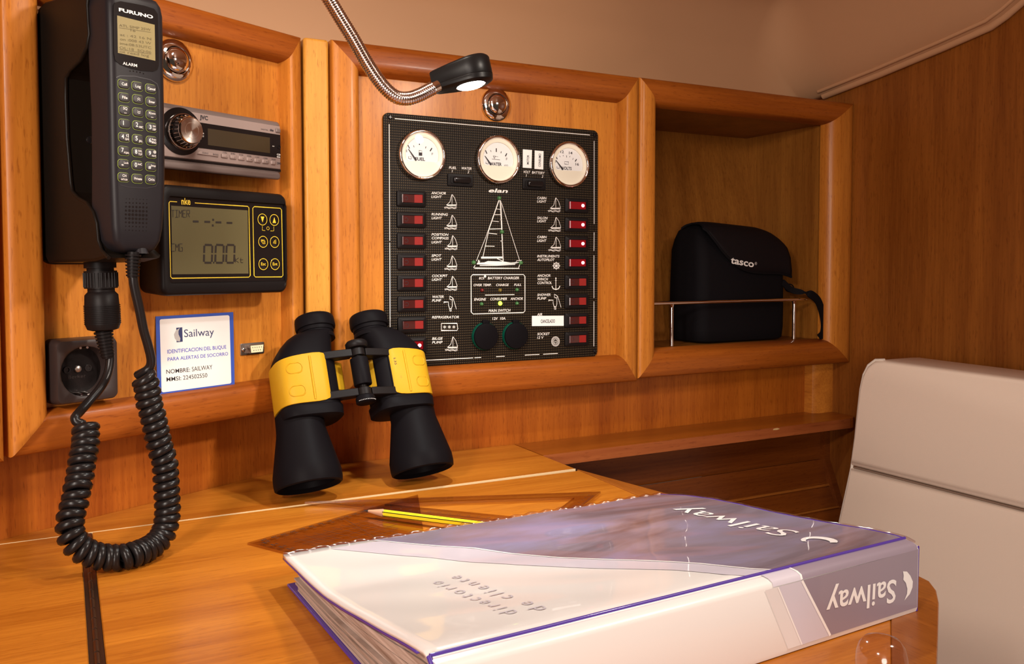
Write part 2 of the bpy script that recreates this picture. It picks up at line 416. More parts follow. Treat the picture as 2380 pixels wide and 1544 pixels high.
# open locker on the right
O = (.5162, .0840, .9270, .4915); I = (.5500, .1225, .8800, .4575)
W = Wall('R', (O[0]+O[2])/2, O[1]); lo = lambda R: (R[0]-W.a0, R[1]-W.b0, R[2]-W.a0, R[3]-W.b0)
cub = empty('open_locker', W.M, 'open teak locker with a chrome fiddle rail at the right of the wall', 'locker')
PROF2 = [(0, -.020), (0, .0005), (.02, .0024), (.05, .0034), (.25, .0046), (.5, .0048), (.64, .0042), (.80, .0012), (.92, -.0035), (.98, -.0110), (1, -.018)]
members(cub, lo(O), lo(I), PROF2)
Mi = W.M.inverted()
def inner(name, vs, fs, mt):
    q = MB(Mi); q.add(vs, fs, mt); return q.build(name, cub, smooth=0)
bt, tp = .17, .205                                     # back of the locker slopes with the hull
xl, xr, zb, zt = .5475, .8860, .1205, .4595
yb = lambda z: .128+(z-zb)/(zt-zb)*.062
def slab(name, a, b_, c, d, n, mt, t=.008):
    V = [Vector(q) for q in (a, b_, c, d)]; n = Vector(n)*t
    vs = [tuple(v) for v in V]+[tuple(v+n) for v in V]
    q = inner(name, vs, [(3, 2, 1, 0), (4, 5, 6, 7), (0, 1, 5, 4), (1, 2, 6, 5), (2, 3, 7, 6), (3, 0, 4, 7)], mt); fixn(q); return q
slab('back_board', (xl, yb(zb), zb), (xr, yb(zb), zb), (xr, yb(zt), zt), (xl, yb(zt), zt), (0, 1, 0), wood_cub)
slab('side_board', (xr, .018, zb), (xr, .2, zb), (xr, .2, zt), (xr, .018, zt), (1, 0, 0), wood_cub)
slab('side_board', (xl, .018, zb), (xl, .2, zb), (xl, .2, zt), (xl, .018, zt), (-1, 0, 0), wood_cub)
slab('top_board', (xl, .018, zt), (xr, .018, zt), (xr, .2, zt), (xl, .2, zt), (0, 0, 1), wood_cub)
slab('bottom_board', (xl, .018, zb), (xr, .018, zb), (xr, .2, zb), (xl, .2, zb), (0, 0, -1), wood_cub)
# corner fillet post below the locker by the bulkhead
q = MB(); pts = [(.886, YW), (.888, YW-.014), (.896, YW-.020), (XB, YW-.020), (XB, YW)]
q.prism(pts[::-1], 0.0, .0835, wood_stile)
oq = q.build('trim_4'); fixn(oq); tag(oq, kind='structure', label='short rounded post under the open locker')

# chrome fiddle rail across the open locker
W = Wall('R', .711, .1225, -.020)
rail = empty('fiddle_rail', W.M, 'chrome fiddle rail on two thin posts across the open locker', 'rail')
q = MB(); q.tube([(-.161+.297*i/16, .0625, 0) for i in range(17)]+[(.141, .0622, 0), (.146, .062, 0)], [.0046]*15+[.0044, .0036, .0022, .0008], chrome, 16, flat=.62, up=(0, 0, 1))
q.build('rail_bar', rail, smooth=60)
for px in (1561, 1845):
    x = W.p(px, 750)[0]; q = MB(); q.tube([(x, .001, 0), (x, .0605, 0)], .0027, chrome, 14); q.tube([(x, .056, 0), (x, .0605, 0)], [.0027, .0040], chrome, 14)
    q.build('rail_post', rail)

# ------------------------------------------------------------------ chart table
T = empty('chart_table', Matrix.Translation((.0, -.3, 0)), 'honey-coloured varnished chart table top with a piano hinge', 'table')
TM = Matrix.Translation((0, .3, 0))
YJ = -.1044
def board(name, P, z0, z1, mt, par=T, bev=.0008):
    q = MB(TM); q.prism(P, z0, z1, mt); o = q.build(name, par, smooth=0, bevel=bev, seg=1); fixn(o); return o
xw = lambda y: CX+(y-YW)/EU.y*EU.x                      # left wall leg at depth y
board('back_board', [(xw(YJ+.0006), YJ+.0006), (.3525, YJ+.0006), (.3525, YW-.001), (CX+.0005, YW-.001)][::1], -.022, 0, wood_desk)
HX = -.1618
def arc(cx, cy, r, a0, a1, n=8): return [(cx+r*cos(radians(a0+(a1-a0)*i/n)), cy+r*sin(radians(a0+(a1-a0)*i/n))) for i in range(n+1)]
dp2 = lambda x, y: tuple(DP(x, y, 0))[:2]
inn_ = [dp2(1346, 1094), dp2(1488, 1155), dp2(1800, 1298), dp2(2071, 1440), dp2(2073, 1600)]
out_ = [dp2(1341, 1091.5), dp2(1573, 1155), dp2(1850, 1243), dp2(2060, 1312), dp2(2134, 1340), dp2(2160, 1353), dp2(2176, 1374), dp2(2182, 1402), dp2(2180, 1480), dp2(2174, 1600)]
lid = [(HX+.0045, YJ-.0006), (HX+.0045, -.945)]+inn_[::-1]
board('lid', lid, -.022, 0, wood_desk)
yl = YJ-.0006
board('left_leaf', [(xw(yl), yl), (xw(-.55), -.55), (-1.1, -.75), (-1.1, -1.25), (HX-.0045, -1.25), (HX-.0045, yl)], -.022, 0, wood_desk)
q = MB(TM)
brass = mat('tarnished_hinge_metal', (.20, .13, .09), .38, 1.0)
q.box(HX-.0042, HX+.0042, -1.24, yl-.001, -.004, -.0002, brass)
y = yl-.002; i = 0
while y > -1.0:
    q.tube([(HX, y, -.0002), (HX, y-.0175, -.0002)], .0016, brass, 10); y -= .019
q.build('piano_hinge', T, smooth=50)['label'] = 'dark metal piano hinge'
# rounded hardwood edge along the right side
q = MB(TM); q.prism(inn_+out_[::-1], -.022, .0006, wood_trim); o = q.build('edge_moulding', T, smooth=30, bevel=.0025, seg=3); fixn(o)
# pale filler line in the joint
q = MB(TM); q.box(-.26, .352, YJ-.00045, YJ+.00045, -.003, .00012, mat('pale_joint_filler', (.75, .55, .30), .6)); q.build('joint_line', T)
# front apron below the right edge
q = MB(TM); q.prism([(.345, YW-.002), (.345, YJ), (.345, -.5), (.250, -.58), (.262, -.60), (.357, -.52), (.357, YJ), (.357, -.035)][::-1], -.5, -.022, wood_wall); o = q.build('side_panel', T); fixn(o)

# narrow shelf to the right of the table
S = MB(); P = [(.354, YW-.001), (.354, -.024), (.905, -.024)]+arc(.905, -.001, .023, -90, 0, 6)[1:-1]+[(XB-.001, .0), (XB-.001, YW-.001)]
S.prism(P, -.0155, 0, wood_shelf)
o = S.build('shelf', M=Matrix.Identity(4), smooth=0); fixn(o)
tag(o, 'narrow reddish veneered shelf running from the table to the bulkhead', 'shelf')
S = MB(); S.box(.3545, .905, -.0252, -.0241, -.0152, -.0003, wood_edge); eo = S.build('edge_banding', o, smooth=0)
eo['label'] = 'pinkish worn edge strip'
S = MB(); S.prism([(.742, 0), (.750, -.0005), (.756, .0006), (.751, .0022), (.744, .0018)], 0, .0004, mat('bare_wood_chip', (.62, .42, .18), .7), 0, Matrix(((1, 0, 0, 0), (0, 0, -1, -.0252), (0, 1, 0, -.0034), (0, 0, 0, 1))))
S.build('chipped_spot', o, smooth=0)

# ------------------------------------------------------------------ switch panel
carbon = bpy.data.materials.new('carbon_weave'); carbon.use_nodes = True
def _carbon(m):
    N = m.node_tree.nodes; L = m.node_tree.links; p = N['Principled BSDF']; tc = N.new('ShaderNodeTexCoord'); sp = N.new('ShaderNodeSeparateXYZ'); L.new(tc.outputs['Object'], sp.inputs[0])
    def M_(op, a, b=None):
        x = N.new('ShaderNodeMath'); x.operation = op
        for i, q in enumerate((a, b)):
            if q is None: continue
            if isinstance(q, (int, float)): x.inputs[i].default_value = q
            else: L.new(q, x.inputs[i])
        return x.outputs[0]
    k = 2*pi/.0052
    u = M_('MULTIPLY', sp.outputs[0], k); v = M_('MULTIPLY', sp.outputs[1], k*.86)
    a = M_('SINE', M_('ADD', u, v)); b = M_('SINE', M_('SUBTRACT', M_('MULTIPLY', u, 1.0), v))
    h = M_('MULTIPLY', a, b); cr = N.new('ShaderNodeValToRGB'); cr.color_ramp.elements[0].position = .05; cr.color_ramp.elements[1].position = .85
    cr.color_ramp.elements[0].color = (.004, .0026, .002, 1); cr.color_ramp.elements[1].color = (.070, .047, .025, 1)
    L.new(h, cr.inputs[0]); L.new(cr.outputs[0], p.inputs['Base Color']); p.inputs['Roughness'].default_value = .45; p.inputs['Specular IOR Level'].default_value = .15
    bp = N.new('ShaderNodeBump'); bp.inputs['Strength'].default_value = .4; bp.inputs['Distance'].default_value = .0004; L.new(h, bp.inputs['Height']); L.new(bp.outputs[0], p.inputs['Normal'])
_carbon(carbon)
red_dim = mat('dim_red_rocker', (.055, .007, .006), .25, coat=.5)
red_win = mat('bright_red_rocker', (.24, .013, .010), .3, coat=.5)
red_win_on = mat('glowing_red_rocker', (.10, .003, .005), .2, emit=(1, .01, .02), es=.10)
red_lit = mat('lit_red_lamp', (1, .3, .3), .3, emit=(1.0, .16, .20), es=9.0)
grn_off = mat('unlit_green_led', (.05, .16, .05), .15, coat=.6); red_off = mat('unlit_red_led', (.13, .01, .01), .15, coat=.6)
amb_off = mat('unlit_amber_led', (.16, .11, .02), .15, coat=.6); grn_on = mat('lit_green_led', (.5, 1, .05), .3, emit=(.50, 1.0, .03), es=5.0)
cream = mat('cream_gauge_face', (.80, .74, .60), .35); gwhite = mat('white_dial', (.78, .77, .76), .5)
label_white = mat('white_label_tape', (.85, .83, .80), .5); green_pl = mat('dark_green_plastic', (.0, .05, .03), .3)
glass_t = bpy.data.materials.new('clear_gauge_glass'); glass_t.use_nodes = True
def clear_mat(m, tint=(1, 1, 1), rough=.02, k=1.0, ior=1.45, bias=0.0):
    m.use_nodes = True
    N = m.node_tree.nodes; L = m.node_tree.links
    for n in list(N): N.remove(n)
    o = N.new('ShaderNodeOutputMaterial'); mx = N.new('ShaderNodeMixShader'); t = N.new('ShaderNodeBsdfTransparent'); g = N.new('ShaderNodeBsdfGlossy'); f = N.new('ShaderNodeFresnel')
    f.inputs[0].default_value = ior; t.inputs[0].default_value = (*tint, 1); g.inputs['Roughness'].default_value = rough
    a = N.new('ShaderNodeMath'); a.operation = 'MULTIPLY_ADD'; gm = N.new('ShaderNodeNewGeometry'); fb = N.new('ShaderNodeMath'); fb.operation = 'SUBTRACT'; fb.inputs[0].default_value = 1; L.new(gm.outputs['Backfacing'], fb.inputs[1]); fm = N.new('ShaderNodeMath'); fm.operation = 'MULTIPLY'; L.new(f.outputs[0], fm.inputs[0]); L.new(fb.outputs[0], fm.inputs[1]); L.new(fm.outputs[0], a.inputs[0]); a.inputs[1].default_value = k; a.inputs[2].default_value = bias; L.new(a.outputs[0], mx.inputs[0])
    L.new(t.outputs[0], mx.inputs[1]); L.new(g.outputs[0], mx.inputs[2]); L.new(mx.outputs[0], o.inputs[0]); return m
clear_mat(glass_t)

c4 = lambda x, y: (880+x/4.577, 250+y/4.577)
c5 = lambda x, y: (880+x/4.577, 540+y/4.577)
cb_ = lambda x, y: (1060+x/6.715, 430+y/6.715)
PW = Wall('R', .3092, .1157, -.012)
EP = empty('switch_panel', PW.M, 'black carbon-look boat switch panel with three white gauges and red rocker switches', 'switch panel')
SC = .003
def E(pt, c=SC): return PW.p(pt[0], pt[1], c)
bl, br, trr, tl = E((896, 854), .003), E((1388, 832), .003), E((1391, 303), .003), E((890, 262), .003)
X0, X1, Y0, Y1 = (tl[0]+bl[0])/2, (br[0]+trr[0])/2, (bl[1]+br[1])/2, (tl[1]+trr[1])/2
ink = MB(); ink.prism(rrect(X1-X0, Y1-Y0, .007, 6, (X0+X1)/2, (Y0+Y1)/2), 0, SC, carbon, .0006); Z = SC+.00012
def line(pts, wd, cv, closed=False): ink.ribbon([E(cv(*p)) for p in pts], wd, Z, white_ink, closed)
lw = .00085
line([(172, 118), (2247, 293)], lw, c4); line([(112, 177), (118, 1419)], lw, c4); line([(118, 110), (122, 1010)], lw, c5)
line([(2292, 355), (2292, 1240)], lw, c4); line([(2292, 0), (2290, 200)], lw, c5); line([(2290, 245), (2290, 700)], lw, c5); line([(2290, 735), (2289, 1215)], lw, c5)
for a, b_ in ((435, 480), (495, 1005), (1020, 1090), (1250, 1340), (1555, 1710), (1750, 1905)): line([(a, 1367-(a-435)*.0525), (b_, 1367-(b_-435)*.0525)], lw, c5)
def T4(t, x0, y0, x1, y1, cv, h=26, ital=.22, bold=.01): ink.text(t, E(cv(x0, y0)), E(cv(x1, y1)), h/4.577*PW.scale(*cv(x0, y0), SC), Z, white_ink, bold, ital)
for a in (('FUEL', 748, 652, 826, 656, c4), ('WATER', 878, 658, 988, 664, c4), ('1', 776, 690, 786, 690, c4), ('2', 946, 698, 960, 699, c4), ('VOLT', 1537, 697, 1608, 701, c4), ('BATTERY', 1630, 703, 1762, 711, c4),
          ('1', 1564, 736, 1574, 736, c4), ('2', 1734, 746, 1748, 747, c4),
          ('ANCHOR', 560, 922, 715, 926, c4), ('LIGHT', 560, 962, 668, 964, c4), ('RUNNING', 562, 1148, 732, 1152, c4), ('LIGHT', 562, 1188, 670, 1189, c4), ('POSITION', 562, 1364, 738, 1366, c4), ('COMPASS', 562, 1402, 742, 1404, c4),
          ('LIGHT', 562, 118, 668, 118, c5), ('SPOT', 562, 262, 662, 262, c5), ('LIGHT', 562, 302, 665, 302, c5), ('COCKPIT', 565, 478, 728, 477, c5), ('LIGHT', 565, 516, 668, 516, c5), ('WATER', 567, 701, 692, 699, c5), ('PUMP', 567, 740, 662, 739, c5),
          ('REFRIGERATOR', 567, 918, 855, 915, c5), ('BILGE', 568, 1146, 676, 1144, c5), ('PUMP', 568, 1186, 676, 1184, c5),
          ('CABIN', 1684, 975, 1782, 978, c4), ('LIGHT', 1684, 1011, 1780, 1013, c4), ('SALON', 1685, 1186, 1793, 1189, c4), ('LIGHT', 1685, 1221, 1780, 1223, c4),
          ('CABIN', 1685, 63, 1783, 64, c5), ('LIGHT', 1685, 103, 1780, 103, c5), ('INSTRUMENTS', 1686, 268, 1920, 269, c5), ('AUTOPILOT', 1686, 306, 1867, 306, c5), ('ANCHOR', 1686, 475, 1827, 474, c5), ('WINCH', 1686, 513, 1797, 512, c5),
          ('CONTROL', 1686, 552, 1840, 551, c5), ('SHOWER', 1686, 680, 1828, 678, c5), ('PUMP', 1686, 718, 1780, 717, c5), ('AIR', 1686, 888, 1740, 887, c5), ('SOCKET', 1686, 1097, 1815, 1094, c5), ('12 V', 1686, 1135, 1750, 1133, c5)):
    T4(*a)
T4('BATTERY CHARGER', 1160, 502, 1493, 500, c5, 27); T4('ECS', 1067, 501, 1120, 501, c5, 22, .22, .012); T4('OVER TEMP.', 1008, 574, 1198, 573, c5, 24); T4('CHARGE', 1247, 573, 1380, 572, c5, 24); T4('FULL', 1440, 572, 1517, 571, c5, 24)
T4('ENGINE', 1015, 728, 1138, 726, c5, 26); T4('CONSUMER', 1185, 724, 1365, 721, c5, 26); T4('ANCHOR', 1402, 721, 1533, 719, c5, 26); T4('MAIN SWITCH', 1168, 850, 1398, 845, c5, 29); T4('12V  10A', 1212, 933, 1350, 930, c5, 27, 0)
ink.poly(circ(.0016, 14, *E(c5(1132, 470))), Z, white_ink)
# printed maker's word above the boat drawing: slanted heavy lower-case letters
T4('elan', 1165, 901, 1368, 908, c4, 40, .45, .025)
bx = [c5(1000, 452), c5(1540, 450), c5(1556, 470), c5(1556, 838), c5(1540, 855), c5(1005, 870), c5(985, 850), c5(983, 470)]
ink.ribbon([E(p) for p in bx], .0009, Z, white_ink, True); line([(1132, 669), (1445, 664)], .0009, c5)
# big sailing-boat drawing
L_ = lambda pts, wd=.0006: line(pts, wd, cb_)
L_([(688, 240), (712, 690), (735, 1190)], .0013); L_([(703, 250), (738, 1190)], .0004); L_([(700, 255), (990, 1178)]); L_([(665, 238), (470, 800), (315, 1188)]); L_([(672, 240), (515, 690), (418, 1125)], .0008)
L_([(390, 1135), (722, 1133)], .0024); L_([(625, 375), (690, 382)]); L_([(590, 465), (695, 464)]); L_([(560, 563), (668, 575)]); L_([(520, 690), (708, 685)], .0008); L_([(500, 752), (640, 768)], .0008); L_([(460, 955), (600, 958)], .0008)
L_([(640, 1150), (740, 1195)], .0009); L_([(690, 545), (715, 545)], .0008); L_([(692, 875), (722, 875)], .0008)
ink.poly([E(cb_(*p)) for p in [(320, 1240), (640, 1250), (930, 1226), (1000, 1205), (850, 1213), (740, 1196), (495, 1188), (440, 1210), (330, 1218)][::1]], Z, white_ink)
L_([(370, 1258), (640, 1256), (922, 1240)], .0010); ink.poly([E(cb_(*p)) for p in [(285, 1310), (1000, 1310), (970, 1297), (290, 1290)]], Z, white_ink)
L_([(297, 1255), (275, 1290), (300, 1306)], .0008); L_([(995, 1235), (975, 1300)], .0008); L_([(1025, 1178), (945, 1185), (930, 1212)], .0006); L_([(345, 1215), (350, 1170)], .0010); L_([(362, 1215), (366, 1182)], .0010)
def ic(cv, cx, by, kind):
    def l(pts, wd=.0005): line([(cx+x, by-y) for x, y in pts], wd, cv)
    if kind == 'boat':
        l([(0, 30), (0, 150)]); l([(2, 150), (30, 110), (50, 45)]); l([(-2, 148), (-22, 70), (-55, 40)]); l([(-60, 38), (50, 40)], .0008); l([(-50, 30), (40, 30)], .0008)
        l([(-85, 12), (-60, 18), (-35, 8), (-10, 16), (20, 8), (50, 16)]); l([(-80, 2), (-55, 8), (-30, -2), (0, 6), (25, -2), (48, 4)])
        l([(50, 40), (42, 22)])
    elif kind == 'wheel':
        n = [(30*cos(2*pi*i/20), 30*sin(2*pi*i/20)) for i in range(20)]; line([(cx+x, by-y) for x, y in n], .0010, cv, True)
        for i in range(8): l([(8*cos(pi*i/4), 8*sin(pi*i/4)), (42*cos(pi*i/4), 42*sin(pi*i/4))], .0007)
        ink.poly(circ(.0016, 12, *E(cv(cx, by))), Z, white_ink)
    elif kind == 'anchor':
        l([(0, 55), (0, -55)], .0008); l([(-42, -20), (-30, -48), (0, -58), (30, -48), (44, -18)], .0011); l([(-10, 40), (10, 40)]); ink.poly(circ(.0010, 10, *E(cv(cx, by-62))), Z, white_ink)
    elif kind == 'tap':
        l([(-70, 10), (-70, 22), (-22, 22), (-22, -10), (-12, -45)], .0007); l([(18, 50), (18, -20), (8, -48)], .0007); l([(-14, -48), (12, -48)], .0009); l([(-8, -50), (-8, -75), (6, -75), (6, -50)], .0006)
        l([(-8, 50), (-8, 85), (25, 65), (45, 5), (62, -55)], .0006); l([(-8, 50), (18, 45), (25, 65)], .0008)
    elif kind == 'frost':
        l([(-85, 38), (-85, -38), (82, -38), (90, -20), (82, 38), (-85, 38)], .0007)
        for k in (-50, 0, 48):
            for a in (30, 90, 150): l([(k+18*cos(radians(a)), 18*sin(radians(a))), (k-18*cos(radians(a)), -18*sin(radians(a)))], .0005)
    elif kind == 'socket':
        for r in (46, 36, 24): line([(cx+r*.92*cos(2*pi*i/24), by-r*1.1*sin(2*pi*i/24)) for i in range(24)], .0006, cv, True)
        l([(-7, 8), (-7, -12)], .0007); l([(7, 8), (7, -12)], .0007)
for a in ((c4, 780, 1075, 'boat'), (c4, 782, 1295, 'boat'), (c5, 787, 185, 'boat'), (c5, 783, 400, 'boat'), (c5, 785, 617, 'boat'), (c5, 790, 1262, 'boat'), (c4, 1884, 1110, 'boat'), (c4, 1887, 1318, 'boat'), (c5, 1888, 200, 'boat'),
          (c5, 1890, 357, 'wheel'), (c5, 1885, 552, 'anchor'), (c5, 1878, 745, 'tap'), (c5, 765, 765, 'tap'), (c5, 752, 1008, 'frost'), (c5, 1881, 1162, 'socket')): ic(*a)
ink.build('panel_plate', EP, smooth=20)

def screw(parent, x, y, z, r=.0026, mt=None, name='screw'):
    q = MB(Matrix.Translation((x, y, z))); mt = mt or blk
    q.lathe([(r, 0), (r, .0006), (r*.8, .0014), (r*.35, .0018), (0, .0018)], mt, 18)
    q.box(-r*.7, r*.7, -r*.1, r*.1, .0016, .0020, blk_gloss); q.box(-r*.1, r*.1, -r*.7, r*.7, .0016, .0020, blk_gloss); return q.build(name, parent)
for p_ in (c4(120, 105), c4(2300, 293), c5(2298, 1265), c5(105, 1380)): screw(EP, *E(p_), SC)

# rocker switches
a, b_ = E((922.5, 462)), E((991, 464)); SWW = (b_[0]-a[0])*.985; SWH = 37.2*PW.scale(957, 462, SC)
def rocker(cx, cy, on, label):
    q = MB(Matrix.Translation((cx, cy, SC))); w_, h_ = SWW, SWH
    R0 = rrect(w_, h_, .0022, 4); R1 = rrect(w_*.985, h_*.98, .002, 4); R2 = rrect(w_*.80, h_*.72, .002, 4); R3 = rrect(w_*.735, h_*.56, .0014, 4)
    q.rings([[(x, y, 0) for x, y in R0], [(x, y, .0016) for x, y in R0], [(x, y, .0024) for x, y in R1], [(x, y, .0040) for x, y in R2], [(x, y, .0040) for x, y in R3], [(x, y, .0012) for x, y in R3]], blk, (True, True))
    o = q.build('rocker_switch', EP, smooth=30); o['label'] = label
    q = MB(Matrix.Translation((cx, cy, SC))); rw, rh = w_*.355, h_*.25
    # two-sided rocker, pressed on one side
    zl, zm, zr = (.0044, .0030, .0052) if not on else (.0052, .0034, .0040)
    xm = w_*.08
    rs = [[(-rw, -rh, .0013), (-rw, -rh, zl), (-rw, rh, zl), (-rw, rh, .0013)], [(-rw+.001, -rh, .0013), (-rw+.001, -rh, zl+.0006), (-rw+.001, rh, zl+.0006), (-rw+.001, rh, .0013)],
          [(xm, -rh, .0013), (xm, -rh, zm), (xm, rh, zm), (xm, rh, .0013)]]
    rs2 = [rs[-1], [(rw-.001, -rh, .0013), (rw-.001, -rh, zr), (rw-.001, rh, zr), (rw-.001, rh, .0013)], [(rw, -rh, .0013), (rw, -rh, zr-.0008), (rw, rh, zr-.0008), (rw, rh, .0013)]]
    q.rings(rs, red_dim if not on else red_win_on, (True, False)); q.rings(rs2, red_win if not on else red_win_on, (False, True))
    if not on: q.ribbon(circ(.0021, 16, -rw*.62, 0), .0004, (zl+zm)/2+.0010, black_ink, True)
    r = q.build('rocker', o, smooth=20); fixn(r); r['label'] = 'glowing red rocker' if on else 'unlit red rocker'
    if on:
        q = MB(Matrix.Translation((cx+w_*.22, cy, SC+.0040))); q.sphere((0, 0, 0), .0022, red_lit, 14, sc=(1.05, 1.0, .45)); q.build('lamp', o, smooth=80)
NAMES_L = ['anchor light', 'running light', 'position compass light', 'spot light', 'cockpit light', 'water pump', 'refrigerator', 'bilge pump']
for i, y in enumerate((462, 511, 560, 609, 658, 707, 755.5, 803.5)):
    c = E((957+i*.3, y), .005); rocker(c[0], c[1], i == 7, NAMES_L[i]+' switch')
NAMES_R = ['upper cabin light', 'salon light', 'lower cabin light', 'instruments', 'anchor winch', 'shower pump', 'cancelled air', '12 volt socket']
for i, y in enumerate((478, 522.5, 566.5, 611, 656, 700.5, 744.5, 788)):
    c = E((1341, y), .005); rocker(c[0], c[1], i < 4, NAMES_R[i]+' switch')
# black selector switches
for (x0, y0, x1, y1) in ((738, 705, 1003, 842), (1532, 750, 1770, 878)):
    c = E(c4((x0+x1)/2, (y0+y1)/2), .004); A = E(c4(x0, y0)); B = E(c4(x1, y0)); w_ = B[0]-A[0]; h_ = (y1-y0-8)/4.577*PW.scale(*c4(x0, y0), SC)
    q = MB(Matrix.Translation((c[0], c[1], SC))); q.prism(rrect(w_, h_, .001, 3), 0, .0022, blk, .0005)
    q.rings([[(x, y, .0022) for x, y in rrect(w_*.80, h_*.60, .002, 4)], [(x, y, .0030) for x, y in rrect(w_*.80, h_*.60, .002, 4)], [(x, y, .0030) for x, y in rrect(w_*.76, h_*.54, .002, 4)], [(x, y, .0023) for x, y in rrect(w_*.76, h_*.54, .002, 4)]], blk)
    o = q.build('selector_switch', EP, smooth=30)
    q = MB(Matrix.Translation((c[0]+w_*.03, c[1], SC))); q.prism(rrect(w_*.68, h_*.50, .0022, 5), .001, .0060, blk_gloss, .0018); q.build('selector_knob', o, smooth=50)
# white label tapes
def tape(pts, cv, text, t0, t1, h, up=None):
    P = [E(cv(*p)) for p in pts]; q = MB(); q.add([(x, y, z) for z in (SC, SC+.0004) for x, y in P], [(0, 1, 2, 3), (7, 6, 5, 4), (0, 4, 5, 1), (1, 5, 6, 2), (2, 6, 7, 3), (3, 7, 4, 0)], label_white)
    q.text(text, E(cv(*t0)), E(cv(*t1)), h, SC+.00055, black_ink, .02, 0); o = q.build('label_tape', EP, smooth=0); return o
tape([(1533, 445), (1630, 453), (1625, 647), (1532, 640)], c4, 'MOTOR', (1596, 606), (1599, 508), .0030)['label'] = 'white tape reading MOTOR'
tape([(1660, 457), (1753, 465), (1750, 660), (1657, 653)], c4, 'CONSUMO', (1722, 632), (1725, 492), .0032)['label'] = 'white tape reading CONSUMO'
tape([(1630, 890), (1968, 888), (1968, 996), (1630, 999)], c5, 'CANCELADO', (1722, 965), (1873, 962), .0042)['label'] = 'white tape reading CANCELADO'
# leds
def led(pt, mt, r=.0021, lb=None):
    x, y = E(pt, .005); q = MB(Matrix.Translation((x, y, SC))); q.lathe([(r*1.15, 0), (r*1.15, .0003), (r, .0006), (r, .0012), (r*.85, .0022), (r*.45, .0029), (0, .0031)], mt, 18)
    o = q.build('indicator_led', EP, smooth=60)
    if lb: o['label'] = lb
for p_ in ((685, 205), (727, 733), (287, 1212), (1022, 1217)): led(cb_(*p_), grn_off, .0024, 'dark green lamp')
led(c5(1108, 617), red_off, lb='unlit red lamp'); led(c5(1300, 617), amb_off, lb='unlit amber lamp'); led(c5(1480, 612), grn_off, lb='unlit green lamp'); led(c5(1103, 765), grn_off, lb='unlit green lamp'); led(c5(1300, 758), grn_on, .0023, 'glowing yellow-green lamp'); led(c5(1480, 758), grn_off, lb='unlit green lamp')
# socket covers
for (cx, cy) in ((1135, 1108), (1455, 1100)):
    x, y = E(c5(cx, cy), .006); r = .0166
    q = MB(Matrix.Translation((x, y, SC))); q.lathe([(r*1.06, 0), (r*1.06, .003), (r*1.0, .0045), (r*.9, .0045)], green_pl, 36); o = q.build('power_socket', EP, smooth=40)
    q = MB(Matrix.Translation((x, y, SC))); q.lathe([(r, .0046), (r, .0060), (r*.97, .0070), (r*.9, .0074), (0, .0075)], blk_rub, 40); q.prism(rrect(.009, .006, .0015, 3, 0, r*1.05), .0010, .0066, blk_rub, .001)
    q.build('rubber_cap', o, smooth=40)
